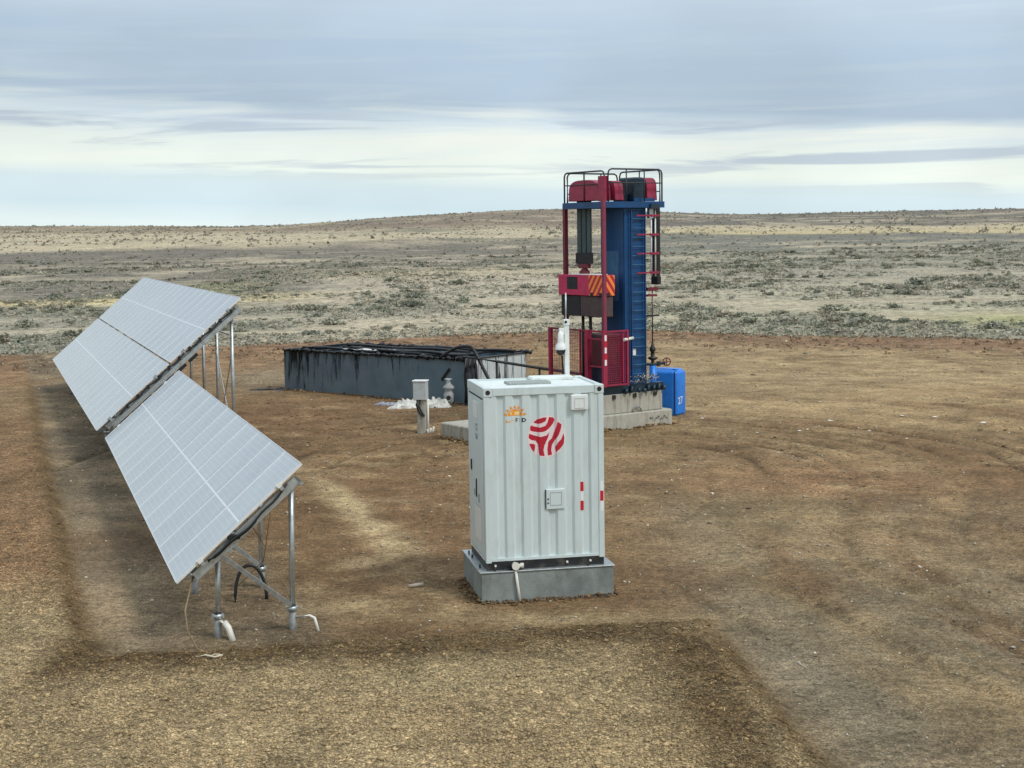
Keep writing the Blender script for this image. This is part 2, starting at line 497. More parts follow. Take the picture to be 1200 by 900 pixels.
def ground_col(x, y):
    n1 = fbm(x, y, 3.5, 5, 101); n2 = fbm(x, y, 0.8, 4, 121); n3 = fbm(x, y, 12, 4, 141)
    # streaked noise : long in x
    st = fbm(x * 0.7, y * 1.1, 1.5, 5, 161, .6)
    # streaks running with the panel rows
    ca, sa = math.cos(-0.30), math.sin(-0.30)
    u = x * ca - y * sa; v = x * sa + y * ca
    st2 = fbm(u * 1.6, v * 0.22, 1.5, 4, 181)
    soil = C3(.205, .150, .095)
    c = np.broadcast_to(soil, x.shape + (3,)).copy()
    # far part of the pad is paler tan, more to the right
    tan = C3(.32, .258, .168)
    c = lerp(c, tan, sstep(27, 46, y + 3 * n1) * sstep(-3, 5, x + 2 * n3) * (0.9))
    c = lerp(c, C3(.35, .295, .205), np.clip(sstep(40, 56, y + 4 * n3) * sstep(3, 9, x) * (0.5 + 0.9 * st), 0, 1))
    c = lerp(c, C3(.27, .19, .13), sstep(50, 62, y) * sstep(2, -8, x) * 0.8)
    c = lerp(c, C3(.215, .15, .11), sstep(-11, -3, pad_edge(x, y) + 4 * n3 + 3 * n1) * 0.9)
    # grey gravel yard in front right
    c = lerp(c, C3(.215, .195, .150), sstep(31, 25, y + 3 * n1) * sstep(1.5, 4, x) * 0.9)
    c = lerp(c, C3(.23, .185, .115), np.clip(st2 * 1.6 + .35, 0, 1) * sstep(31, 24, y) * sstep(2.6, 4.2, x) * .85)
    c = lerp(c, C3(.30, .245, .16), gauss(x, y, 6.3, 26, 1.6, 4, .3) * .7)
    c = lerp(c, C3(.225, .212, .175), gauss(x, y, 3.6, 17.5, .7, 3.4, .1) * .7)
    q_, t_ = swirl(x, y)
    sw = fbm(q_ * 1.0, t_ * .16, .9, 5, 501, .6)
    swm = sstep(2.5, 4.5, q_) * sstep(54, 44, y) * sstep(0, 2.5, x)
    c = lerp(c, C3(.175, .118, .072), np.clip(-sw * 2.0 - .05, 0, 1) * swm * .75)
    c = lerp(c, C3(.38, .30, .185), np.clip(sw * 1.8 - .15, 0, 1) * swm * .75)
    c = lerp(c, C3(.28, .18, .115), gauss(x, y, 6.9, 29.5, 2.6, 5.5, .1) * (.55 + .8 * n1).clip(0, 1) * .8)
    # pale dry streak left of the container, brown damp soil round it
    c = lerp(c, C3(.17, .112, .068), gauss(x, y, -2.6, 28.5, 2.3, 7.5, .2) * 0.75)
    c = lerp(c, C3(.44, .38, .26), np.clip(gauss(x, y, -3.2, 28.6, .36, 5.2, .31) * (1.05 + 1.8 * n2 + .8 * st2), 0, 1))
    c = lerp(c, C3(.37, .31, .21), np.clip(gauss(x, y, -2.6, 23.0, .9, 2.2, .3) * (.55 + 1.6 * n2 + .8 * st2), 0, 1) * .8)
    c = lerp(c, C3(.33, .275, .185), np.clip(gauss(x, y, -3.0, 21.3, 1.6, 1.0, 0) * (.7 + n2), 0, 1))
    c = lerp(c, C3(.31, .265, .18), np.clip(gauss(x, y, .9, 20.2, 2.4, .45, -.1) * (.9 + n2), 0, 1))
    # trench floor under and left of the panels : grey brown, mottled with paler patches
    inpit = sstep(0.0, 0.25, -line_sd(x, y, -5.75, 18.7, -19.1, 56.8)) * sstep(3.9, 2.6, -line_sd(x, y, -5.75, 18.7, -19.1, 56.8))
    c = lerp(c, C3(.172, .152, .122), inpit * .95)
    c = lerp(c, C3(.27, .225, .165), np.clip(inpit * (n1 * 1.6 + st * .8), 0, 1) * .8)
    # grey pocket left of the tank
    c = lerp(c, C3(.24, .215, .17), gauss(x, y, -9.6, 57, 2.0, 5, 0) * .9)
    c = lerp(c, C3(.17, .105, .07), gauss(x, y, -7.0, 44.5, 3.2, 4.0, 0) * .55)
    # rutted darker lines
    rt = ruts(x, y) * (.5 + .5 * sstep(27, 34, y))
    c = c * (1 - 0.5 * rt + .35 * np.clip(rt * (1 - rt) * 4 - .5, 0, 1) * .6)[..., None]
    blot = fbm(x, y * .8, 2.6, 5, 441, .62)
    scr = fbm(x * .8 + .3 * y, y * 1.1, 1.0, 5, 461, .65)
    c = lerp(c, C3(.15, .105, .068), np.clip(-blot * 2.2 - .15, 0, 1) * .55)
    c = lerp(c, C3(.36, .30, .205), np.clip(scr * 2.0 - .25, 0, 1) * .6 * sstep(22, 30, y))
    c = c * (1 + 0.20 * n1 + 0.26 * n2 + 0.22 * st * sstep(24, 34, y))[..., None]
    c = c * C3(.94, .89, .83)
    # plateau of rough spoil
    s_ = plateau(x, y)
    pl = np.broadcast_to(C3(.39, .315, .20), x.shape + (3,)).copy()
    pl = lerp(pl, C3(.26, .175, .105), np.clip(sstep(20, 27, y + 3 * n1) + .6 * n3 + .35 * n1, 0, 1))
    pl = lerp(pl, C3(.40, .34, .215), np.clip(n1 * 1.3 + .1, 0, 1) * sstep(24, 18, y))
    pl = pl * (1 + 0.28 * n2 + .15 * n1)[..., None]
    c = lerp(c, pl, sstep(-0.06, 0.12, s_) * sstep(62, 56, y))
    # freshly cut dark bank round it
    front = sstep(-.35, .45, line_sd(x, y, 3.05, 14.4, 2.55, 19.75)) * sstep(21.5, 20.2, y) * sstep(3.1, 2.4, x) * sstep(-6.6, -5.6, x)
    c = lerp(c, C3(.15, .108, .060), np.clip(np.exp(-((s_ - .40 - .5 * n1) / .80) ** 2) * front * (1.0 + .6 * n2), 0, 1))
    c = lerp(c, C3(.125, .088, .046), np.clip(np.exp(-((s_ + 0.06) / (.20 + .12 * front)) ** 2) * (.80 + .5 * n2) * sstep(60, 50, y), 0, 1))
    # ---------------- steppe beyond the pad
    d = np.sqrt(x * x * 0.6 + y * y) * (1 + 0.05 * fbm(x, y, 60, 3, 201)) + (10 + 16 * sstep(180, 300, y)) * fbm(x, y * .6, 30, 4, 203)
    ang = x / np.maximum(y, 1)
    def prof(stops):
        ds = [a for a, _ in stops]
        cs = np.array([b for _, b in stops])
        return np.stack([np.interp(d, ds, cs[:, i]) for i in range(3)], -1)
    g_blue = (.25, .245, .205); pale = (.46, .41, .305); grey = (.185, .172, .152); tan2 = (.42, .37, .27); yel = (.52, .445, .27); gpale = (.36, .335, .275)
    left = prof([(60, gpale), (76, g_blue), (112, g_blue), (120, yel), (131, yel), (139, grey), (300, grey), (315, pale), (400, pale), (435, (.25, .205, .155)), (900, (.25, .205, .155))])
    mid = prof([(60, tan2), (90, gpale), (150, (.40, .365, .30)), (190, tan2), (205, grey), (312, grey), (330, pale), (385, pale), (415, (.22, .18, .15)), (900, (.25, .205, .165))])
    right = prof([(60, g_blue), (90, (.33, .33, .25)), (120, (.36, .34, .28)), (180, (.30, .29, .245)), (240, (.20, .205, .18)), (322, (.185, .185, .17)), (335, yel), (395, pale), (408, (.165, .15, .14)), (900, (.16, .15, .14))])
    wl = sstep(-.10, -.19, ang + .03 * n3)
    wr = sstep(.03, .13, ang + .03 * n3)
    st_c = lerp(lerp(mid, left, wl), right, wr)
    m1 = fbm(x, y, 9, 4, 221); m2 = fbm(x, y, 2.2, 3, 231); m3 = fbm(x * .3, y, 30, 3, 241)
    st_c = lerp(st_c, C3(.42, .38, .295), np.clip(m1 * 1.5 + m3 * .8, 0, 1) * .85)
    st_c = lerp(st_c, C3(.17, .185, .15), np.clip(-m1 * 1.2 - .12 + .5 * m3, 0, 1) * .8)
    st_c = lerp(st_c, C3(.33, .36, .14), np.clip(gauss(x, y, 30.0, 84, 5, 7, 0) + gauss(x, y, -31, 142, 5, 18, 0), 0, 1) * .6)
    st_c = st_c * (1 + .30 * m2)[..., None] * C3(1.06, 1.0, .90)
    c = lerp(c, st_c, sstep(-0.6, 0.8, pad_edge(x, y) + .8 * m2))
    m_ = sstep(1, -1, pad_edge(x, y))
    c = c * (1 + (np.array([.12, .025, -.13]) * m_[..., None]))
    return np.clip(c, .02, .9)

# ------------------------------------------------------------------ ground sheet
def axis(segs):
    out_ = [segs[0][0]]
    for a, b, st_ in segs:
        n = max(1, int(round((b - a) / st_)))
        out_ += list(np.linspace(a, b, n + 1)[1:])
    return np.array(out_)
def grow(a, b, s0, s1):
    r_ = [a]; st_ = s0; n = 0
    while r_[-1] < b:
        f = (r_[-1] - a) / (b - a)
        r_.append(r_[-1] + s0 * (s1 / s0) ** f)
    return r_[1:]
xs_pos = list(np.arange(0, 8.0, 0.07)) + [8.0]
xs_pos += grow(8.0, 40, 0.08, 0.6) ; xs_pos += grow(xs_pos[-1], 260, 0.7, 6) ; xs_pos += grow(xs_pos[-1], 2500, 8, 250)
XS = np.array([-v for v in xs_pos[::-1]][:-1] + xs_pos)
ys = [-2500, -1200, -500, -200, -80, -30, -10, 0, 5, 9, 11, 12.3, 13]
yy = list(np.arange(13.06, 24, 0.065))
ys += yy; ys += grow(ys[-1], 60, 0.065, 0.22); ys += grow(ys[-1], 100, 0.24, 0.45); ys += grow(ys[-1], 700, 0.5, 7); ys += grow(ys[-1], 4000, 12, 400)
YS = np.array(ys)
GX, GY = np.meshgrid(XS, YS)
GZ = ground_z(GX, GY)
nx, ny = len(XS), len(YS)
co = np.stack([GX, GY, GZ], -1).reshape(-1, 3)
idx = np.arange(nx * ny).reshape(ny, nx)
quads = np.stack([idx[:-1, :-1], idx[:-1, 1:], idx[1:, 1:], idx[1:, :-1]], -1).reshape(-1, 4)
me = bpy.data.meshes.new('ground')
me.vertices.add(len(co)); me.vertices.foreach_set('co', co.ravel())
me.loops.add(quads.size); me.loops.foreach_set('vertex_index', quads.ravel().astype(np.int32))
me.polygons.add(len(quads)); me.polygons.foreach_set('loop_start', (np.arange(len(quads)) * 4).astype(np.int32))
me.polygons.foreach_set('use_smooth', np.ones(len(quads), bool))
me.update(calc_edges=True)
ca_ = me.color_attributes.new('soil', 'FLOAT_COLOR', 'POINT')
gc = ground_col(GX, GY).reshape(-1, 3)
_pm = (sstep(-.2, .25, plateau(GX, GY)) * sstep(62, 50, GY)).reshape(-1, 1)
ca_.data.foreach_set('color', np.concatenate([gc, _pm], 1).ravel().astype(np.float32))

gm = bpy.data.materials.new('bare soil and steppe')
gm.use_nodes = True
nt = gm.node_tree
p = nt.nodes['Principled BSDF']
at = nt.nodes.new('ShaderNodeAttribute'); at.attribute_name = 'soil'
tc = nt.nodes.new('ShaderNodeTexCoord')
vo = tc.outputs['Object']
nA = noise_n(nt, vo, 9.0, 6, 0.7)
nB = noise_n(nt, vo, 34.0, 4, 0.65)
nC = noise_n(nt, mapping_n(nt, vo, (1, 1, 1)), 1.3, 9, 0.74)
rA = ramp(nt, [(0.34, 0.55), (0.5, 1.0), (0.66, 1.42)]); nt.links.new(nA, rA.inputs[0])
rB = ramp(nt, [(0.34, 0.48), (0.5, 1.0), (0.66, 1.6)]); nt.links.new(nB, rB.inputs[0])
rC = ramp(nt, [(0.3, 0.62), (0.7, 1.34)]); nt.links.new(nC, rC.inputs[0])
cA = mix_n(nt, 1.0, at.outputs['Color'], rA.outputs[0], 'MULTIPLY')
cB = mix_n(nt, 1.0, cA, rB.outputs[0], 'MULTIPLY')
cC = mix_n(nt, 1.0, cB, rC.outputs[0], 'MULTIPLY')
nD = noise_n(nt, mapping_n(nt, vo, (1, .55, 1), (7, 3, 0)), 1.9, 5, 0.7)
rD = ramp(nt, [(0.34, 0.55), (0.5, 1.0), (0.66, 1.35)]); nt.links.new(nD, rD.inputs[0])
spo = nt.nodes.new('ShaderNodeSeparateXYZ'); nt.links.new(vo, spo.inputs[0])
farm = ramp(nt, [(0.0, 0.25), (1.0, 1.0)])
nt.links.new(math_n(nt, 'DIVIDE', math_n(nt, 'SUBTRACT', spo.outputs['Y'], 50), 30, True), farm.inputs[0])
cC = mix_n(nt, farm.outputs[0], cC, mix_n(nt, 1.0, cC, rD.outputs[0], 'MULTIPLY'))
# scattered pale grit
vor = nt.nodes.new('ShaderNodeTexVoronoi'); vor.inputs['Scale'].default_value = 9.0
nt.links.new(vo, vor.inputs['Vector'])
gr = ramp(nt, [(0.045, 0.75), (0.075, 0.0)]); nt.links.new(vor.outputs['Distance'], gr.inputs[0])
cD = mix_n(nt, gr.outputs[0], cC, (0.52, 0.47, 0.37))
# cracked, clotted surface of the spoil: crevice shade between the crumbs is painted into the colour
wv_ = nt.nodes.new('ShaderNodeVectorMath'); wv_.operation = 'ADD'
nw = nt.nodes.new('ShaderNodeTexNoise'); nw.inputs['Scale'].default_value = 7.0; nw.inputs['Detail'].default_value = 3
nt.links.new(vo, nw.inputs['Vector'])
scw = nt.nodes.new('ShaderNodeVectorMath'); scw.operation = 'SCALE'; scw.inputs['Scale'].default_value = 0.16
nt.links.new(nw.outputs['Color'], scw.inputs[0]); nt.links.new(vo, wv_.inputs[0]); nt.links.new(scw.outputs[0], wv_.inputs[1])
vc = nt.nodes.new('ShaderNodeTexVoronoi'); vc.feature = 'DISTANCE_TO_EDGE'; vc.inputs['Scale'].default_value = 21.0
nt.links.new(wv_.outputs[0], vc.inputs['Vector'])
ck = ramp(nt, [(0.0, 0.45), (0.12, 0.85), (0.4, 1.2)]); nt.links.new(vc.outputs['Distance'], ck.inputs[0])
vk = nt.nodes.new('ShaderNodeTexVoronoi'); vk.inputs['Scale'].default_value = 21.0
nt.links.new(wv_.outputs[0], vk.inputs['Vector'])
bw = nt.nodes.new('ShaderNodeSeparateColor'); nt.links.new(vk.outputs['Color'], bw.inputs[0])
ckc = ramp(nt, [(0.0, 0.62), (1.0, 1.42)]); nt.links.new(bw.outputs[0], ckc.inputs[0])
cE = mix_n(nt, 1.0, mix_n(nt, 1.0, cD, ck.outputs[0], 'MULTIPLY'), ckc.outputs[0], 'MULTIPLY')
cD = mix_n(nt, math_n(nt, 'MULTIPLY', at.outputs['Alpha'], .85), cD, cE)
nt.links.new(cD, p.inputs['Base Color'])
p.inputs['Roughness'].default_value = 0.97
p.inputs['Specular IOR Level'].default_value = 0.15
bp = nt.nodes.new('ShaderNodeBump'); bp.inputs['Strength'].default_value = 0.8; bp.inputs['Distance'].default_value = 0.035
hh = math_n(nt, 'ADD', math_n(nt, 'MULTIPLY', nA, 1.2), math_n(nt, 'MULTIPLY', nB, 0.6))
hh = math_n(nt, 'ADD', hh, math_n(nt, 'MULTIPLY', math_n(nt, 'MULTIPLY', ck.outputs[0], at.outputs['Alpha']), 0.7))
nt.links.new(hh, bp.inputs['Height']); nt.links.new(bp.outputs[0], p.inputs['Normal'])
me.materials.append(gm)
ground = bpy.data.objects.new('ground', me)
COL.objects.link(ground)
tag(ground, kind='structure')

def gz(x, y):
    return float(ground_z(np.array([x]), np.array([y]))[0])

# ------------------------------------------------------------------ solar panels
pm = bpy.data.materials.new('solar cells under glass')
pm.use_nodes = True
nt = pm.node_tree
p = nt.nodes['Principled BSDF']
tc = nt.nodes.new('ShaderNodeTexCoord')
sp = nt.nodes.new('ShaderNodeSeparateXYZ'); nt.links.new(tc.outputs['Object'], sp.inputs[0])
def lines(sock, pitch, width, off=0.0):
    a = math_n(nt, 'ADD', sock, off)
    a = math_n(nt, 'DIVIDE', a, pitch)
    a = math_n(nt, 'FRACT', a)
    a = math_n(nt, 'ABSOLUTE', math_n(nt, 'SUBTRACT', a, 0.5))
    return math_n(nt, 'GREATER_THAN', a, 0.5 - width / pitch / 2)
lx = lines(sp.outputs['X'], 0.1817, 0.006, -0.022)
ly = lines(sp.outputs['Y'], 0.0915, 0.005, -0.022)
bus = lines(sp.outputs['X'], 0.01817, 0.0022, 0.004)
cen = math_n(nt, 'LESS_THAN', math_n(nt, 'ABSOLUTE', math_n(nt, 'SUBTRACT', sp.outputs['Y'], 1.139)), 0.012)
edge = math_n(nt, 'GREATER_THAN', math_n(nt, 'ABSOLUTE', math_n(nt, 'SUBTRACT', sp.outputs['X'], 0.567)), 0.551)
nz = noise_n(nt, tc.outputs['Object'], 2.5, 4)
oi = nt.nodes.new('ShaderNodeObjectInfo')
cellr = ramp(nt, [(0.3, (.042, .056, .080)), (0.7, (.062, .080, .105))]); nt.links.new(nz, cellr.inputs[0])
c_ = mix_n(nt, math_n(nt, 'MULTIPLY', bus, 0.38), cellr.outputs[0], (.38, .42, .46))
c_ = mix_n(nt, math_n(nt, 'MULTIPLY', ly, 0.40), c_, (.5, .53, .55))
c_ = mix_n(nt, math_n(nt, 'MULTIPLY', lx, 0.40), c_, (.5, .53, .55))
dust = noise_n(nt, mapping_n(nt, tc.outputs['Object'], (1, .5, 1)), 1.4, 6, .65)
dr = ramp(nt, [(0.3, 0.46), (0.75, 0.66)]); nt.links.new(dust, dr.inputs[0])
dv = math_n(nt, 'ADD', dr.outputs[0], math_n(nt, 'MULTIPLY', math_n(nt, 'SUBTRACT', oi.outputs['Random'], .5), .05))
c_ = mix_n(nt, dv, c_, (.74, .785, .80))
c_ = mix_n(nt, math_n(nt, 'MULTIPLY', math_n(nt, 'MAXIMUM', bus, ly), 0.42), c_, (.72, .77, .80))
c_ = mix_n(nt, math_n(nt, 'MAXIMUM', cen, edge), c_, (.80, .82, .84))
nt.links.new(c_, p.inputs['Base Color'])
p.inputs['Roughness'].default_value = 0.22
p.inputs['IOR'].default_value = 1.7
p.inputs['Coat Weight'].default_value = 0.0

PW, PL = 1.134, 2.278
fw = 0.009
panel_me = MB().box(fw, PW - fw, fw, PL - fw, -0.012, -0.002).mesh('solar_panel', pm)
frm = MB()
frm.box(0, fw, 0, PL, -0.035, 0.003).box(PW - fw, PW, 0, PL, -0.035, 0.003)
frm.box(fw, PW - fw, 0, fw, -0.035, 0.003).box(fw, PW - fw, PL - fw, PL, -0.035, 0.003)
frame_me = frm.mesh('panel_frame', alu)

def azv(a):
    return Vector((math.sin(a), math.cos(a), 0))

def solar_table(px_, py_, h, az, tilt, n, pitch, tiers, frames, rear_off, front_off, label, slope_row=0.0, brace=True):
    t = empty('solar_table', (px_, py_, 0), -az, label, 'solar array')
    # local axes : +Y runs along the row (away), +X is horizontal across (up-slope), Z up
    # the Empty is rotated so that local Y = azv(az)
    ct, st_ = math.cos(tilt), math.sin(tilt)
    cr_, sr_ = math.cos(slope_row), math.sin(slope_row)
    rowv = Vector((0, cr_, sr_)); upv = Vector((ct, 0, st_))
    nrm = upv.cross(rowv).normalized()     # points up
    if nrm.z < 0: nrm = -nrm
    L = n * pitch - (pitch - PW)
    S = tiers * PL + (tiers - 1) * 0.045
    B = Vector((0, 0, h))
    # panel local frame: x along row, y up slope, z normal
    # right handed : x cross y = z  ->  row cross up = -nrm, so run x backwards along the row
    for k in range(tiers):
        for i in range(n):
            o = bpy.data.objects.new('solar_panel', panel_me)
            COL.objects.link(o); o.parent = t
            org = B + rowv * (i * pitch + PW) + upv * (k * (PL + 0.045))
            jit = random.uniform(-0.0025, 0.0025)
            M = Matrix(((-rowv.x, upv.x, nrm.x, org.x), (-rowv.y, upv.y, nrm.y, org.y), (-rowv.z, upv.z, nrm.z, org.z), (0, 0, 0, 1)))
            o.matrix_local = M @ Matrix.Rotation(jit, 4, 'X') @ Matrix.Rotation(random.uniform(-.002, .002), 4, 'Y')
            fr = bpy.data.objects.new('panel_frame', frame_me)
            COL.objects.link(fr); fr.parent = o
    # purlins (C-section) along the row
    def P(a, s_, dn):
        return B + rowv * a + upv * s_ - nrm * dn
    purl = []
    for k in range(tiers):
        purl += [k * (PL + .045) + 0.42, k * (PL + .045) + PL - 0.42]
    for s_ in purl:
        m = MB()
        m.bar(P(-0.06, s_, 0.062), P(L + 0.05, s_, 0.062), 0.052, 0.05, nrm)
        m.build('purlin', galv, t)
        # end clamps
        for a in (-0.012, L + .012):
            m = MB(); m.bar(P(a - .018, s_, 0.012), P(a + .018, s_, 0.012), 0.07, 0.05, nrm)
            m.build('end_clamp', pvc if tiers == 1 else galv, t)
    # frames
    for a in frames:
        m = MB()
        s0, s1 = 0.22, S - 0.20
        ar = .07 if a < .5 else a
        m.bar(P(ar, s0, 0.150), P(ar, s1, 0.150), 0.012, 0.12, nrm)
        m.bar(P(ar + .028, s0, 0.094), P(ar + .028, s1, 0.094), 0.055, 0.008, nrm)
        m.bar(P(ar + .028, s0, 0.206), P(ar + .028, s1, 0.206), 0.055, 0.008, nrm)
        m.build('rafter', galv, t)
        if a < .5:
            for so in (front_off, rear_off - .05):
                MB().bar(P(ar + .02, so / ct, .235), P(a + .08, so / ct, .235), .05, .05, nrm).build('leg_tie', galv, t)
        feet = []
        for which, off in (('f', front_off), ('r', rear_off)):
            foot_off = off if isinstance(off, (int, float)) else off[0]
            top_s = (foot_off - (.12 if which == 'r' else .125)) / ct
            top = P(a + .03, top_s, 0.235)
            gx, gy = (t.matrix_basis @ Vector((foot_off, a, 0))).xy
            w = Matrix.Rotation(-az, 4, 'Z') @ Vector((foot_off, a, 0))
            gzv = gz(px_ + w.x, py_ + w.y)
            fp = Vector((foot_off, a + .03, gzv - 0.25))
            r_leg = 0.038 if tiers == 1 else 0.042
            lg = MB().cyl((fp.x, fp.y, gzv + 0.20), top, r_leg, n=10).build('leg', galv, t)
            MB().bar(top + Vector((0, -.045, -.10)), top + Vector((0, -.045, .05)), 0.08, 0.008, (0, 1, 0)).build('leg_bracket', galv, lg)
            MB().cyl(fp, (fp.x, fp.y, gzv + 0.30), r_leg + 0.016, n=12).build('screw_pile', galv_dark, t)
            cl = MB().cyl((fp.x, fp.y, gzv + 0.27), (fp.x, fp.y, gzv + 0.335), r_leg + 0.03, n=12)
            cl.box(fp.x - .085, fp.x + .085, fp.y - .02, fp.y + .02, gzv + .275, gzv + .33)
            cl.build('pile_clamp', galv, t)
            MB().cyl((fp.x, fp.y, gzv + 0.335), (fp.x, fp.y, gzv + 0.352), r_leg + 0.012, n=12).build('rubber_ring', black_rub, t)
            feet.append((foot_off, gzv, top))
        if brace:
            fo, g_, top = feet[1]
            mid_s = S * (0.29 if tiers == 1 else 0.45)
            MB().bar((fo - .03, a - .015, g_ + 0.36), P((a if a >= .5 else .1) - .015, mid_s, 0.19), 0.06, 0.06, (0, 1, 0)).build('brace', galv, t)
    return t, P, L, S, B, rowv, upv, nrm

t1 = solar_table(-4.5067, 18.8946, 0.9406, -0.3312, 0.7137, 13, (14.9379 + .015) / 13, 1,
                 [0.48, 3.15, 6.1, 9.0, 11.9, 14.4], 1.635, 0.60,
                 'single tier row of tilted solar panels nearest the camera, left of the grey container', 0.001)
T1, P1, L1, S1, B1, row1, up1, n1_ = t1
t2 = solar_table(-9.7844, 33.7711, 1.0511, -0.3477, 0.7121, 19, 22.1455 / 19, 2,
                 [0.15, 2.6, 5.1, 7.7, 10.2, 12.8, 15.4, 18.0, 20.6, 21.9], 3.25, 0.62,
                 'tall two tier row of tilted solar panels behind the nearer single row', -0.0007)
T2, P2, L2, S2, B2, row2, up2, n2_ = t2

# cables, conduits under the near end of the first table
m = MB()
pts = []
for i in range(15):
    f = i / 14
    pts.append(P1(-0.02 + .01 * math.sin(f * 9), 0.50 + f * 1.45, 0.085 + 0.05 * math.sin(f * PI) + .012 * math.sin(f * 17)))
m.tube(pts, 0.016, 6)
m.tube([p_ + Vector((0, .03, -.02)) for p_ in pts[:9]], 0.02, 6)
m.build('cable_run', black_rub, T1)
m = MB()
m.box(-.08, .08, -.05, .05, -.03, .03, Matrix.Translation(P1(.05, .95, .11)))
m.build('junction_box', black_rub, T1)
g0 = gz(-3.3, 21.5)
m = MB()
arc = [(1.10 + .24 * (1 - math.cos(f * PI)) / 1, 2.35 + .1 * math.sin(f * PI), g0 - .1 + 0.62 * math.sin(f * PI) ** .75) for f in np.linspace(0.0, 1, 17)]
m.tube(arc, 0.026, 8)
m.build('flexible_conduit', black_rub, T1)
m = MB()
m.tube([P1(.35, .3, .12), (0.08, -.28, .62), (0.10, -.30, .35), (0.2, -.38, .12), (0.34, -.42, .06)], 0.011, 6)
m.build('hanging_wire', cable_tan, T1)
m = MB()
m.tube([P1(.6, 1.25, .12), (1.35, .6, 1.1), (1.52, .52, .7), (1.60, .5, .45)], 0.008, 6)
m.tube([P1(.9, 1.9, .12), (1.3, .8, .95), (1.0, 1.3, .5)], 0.006, 6)
m.build('earth_wire', cable_tan, T1)
for (fx, sx) in ((0.60, 1), (1.635, 1)):
    w = Matrix.Rotation(0.3312, 4, 'Z') @ Vector((fx, .5, 0))
    gg = gz(T1.location.x + w.x, T1.location.y + w.y)
    m = MB()
    if fx < 1:
        m.tube([(fx + .03, .47, gg + .22), (fx + .08, .42, gg + .22), (fx + .12, .38, gg + .16), (fx + .17, .30, gg - .03)], 0.045, 8)
    else:
        m.tube([(fx + .05, .47, gg + .18), (fx + .22, .40, gg + .20), (fx + .28, .36, gg + .17), (fx + .32, .30, gg - .02)], 0.022, 8)
    m.build('pvc_conduit', pvc, T1)

# wiring boxes on the near rafter of the second table
m = MB()
for k in range(11):
    s_ = 0.9 + k * .33
    c_ = P2(-.02, s_, .085)
    m.box(-.03, .03, -.05, .05, -.045, .045, Matrix.Translation(c_))
pts = [P2(-0.04, .5 + i * .16, .09 + .02 * math.sin(i * 1.7)) for i in range(25)]
m.tube(pts, .022, 6)
m.build('cable_run', black_rub, T2)
MB().bar(P2(-.03, .35, .20), P2(-.03, S2 - .2, .20), .05, .10, n2_).build('cable_tray', galv, T2)
for k in range(7):
    s_ = .5 + k * .36
    MB().bar(P2(-.02, s_, .30), P2(-.02, s_ + .27, .30), .06, .07, n2_).build('combiner_box', black_rub, T2)
for a in (.15, 2.6, 5.1):
    MB().bar((3.22, a + .03, 3.15), (3.22, a + 2.5, 3.15), .03, .03).build('tie_bar', galv, T2)
MB().bar((3.25, .2, .5), (3.25, 2.6, 2.6), .02, .03).build('cross_brace', galv, T2)
MB().bar((3.25, 2.6, .5), (3.25, .2, 2.6), .02, .03).build('cross_brace', galv, T2)

# ------------------------------------------------------------------ container and plinth
CX, CY, CA, CZ = -0.4247, 21.2533, -0.1933, 0.4726
CW, CD, CH = 1.8255, 1.4167, 2.7405
pl = empty('concrete_plinth', (CX, CY, 0), -CA, 'grey concrete plinth under the white container cabinet, damp stains down its front', 'plinth')
MB().box(-.095, CW + .115, -.075, CD + .12, -.3, CZ - .02, c=.012).build('concrete_block', concrete, pl)
MB().box(-.115, CW + .135, -.093, CD + .14, CZ - .018, CZ, c=.004).build('steel_edge_plate', galv, pl)
for (bx, by) in ((-.055, .25), (-.055, .95), (-.055, 1.25), (.12, -.045), (1.55, -.045)):
    MB().cyl((bx, by, CZ), (bx, by, CZ + .05), .014, n=6).build('anchor_bolt', black_steel, pl)

ct_ = empty('container_cabinet', (CX, CY, CZ), -CA, 'pale grey-green corrugated container cabinet with red striped emblem, standing on the concrete plinth', 'container')
# base frame
MB().box(.012, CW - .012, .012, CD - .012, 0.002, .135).build('base_skid', black_steel, ct_)
for bx in (.14, 1.24, 1.60):
    MB().cyl((bx, -.006, .07), (bx, .02, .07), .018, n=8).build('skid_bolt', pvc, ct_)
D = 0.032        # corrugation depth
G0, G1 = .13, CH - .10
rec = [(.18, .33), (.43, .585), (.695, .845), (.955, 1.11), (1.22, 1.37), (1.475, 1.63)]
def prof_y(u):
    sl = 0.036
    for a, b in rec:
        if a <= u <= b:
            e = min(u - a, b - u)
            return 0.012 + D * min(1.0, e / sl)
    return 0.012
us = [0.085]
for a, b in rec: us += [a, a + .036, b - .036, b]
us += [CW - .085]
m = MB()
vs = []; fs = []
for u in us:
    vs += [(u, prof_y(u), G0), (u, prof_y(u), G1)]
for i in range(len(us) - 1):
    fs.append((2 * i, 2 * i + 2, 2 * i + 3, 2 * i + 1))
nb = len(vs)
vs += [(us[0], .10, G0), (us[0], .09, G1), (us[-1], .09, G0), (us[-1], .09, G1)]
fs.append((nb, nb + 1, nb + 3, nb + 2)); fs.append((0, 1, nb + 1, nb)); fs.append((nb + 2, nb + 3, 2 * len(us) - 1, 2 * len(us) - 2))
fs.append(tuple([nb] + [2 * i for i in range(len(us))] + [nb + 2])[::-1])
m.add(vs, fs)
m.build('corrugated_front', cont_paint, ct_)
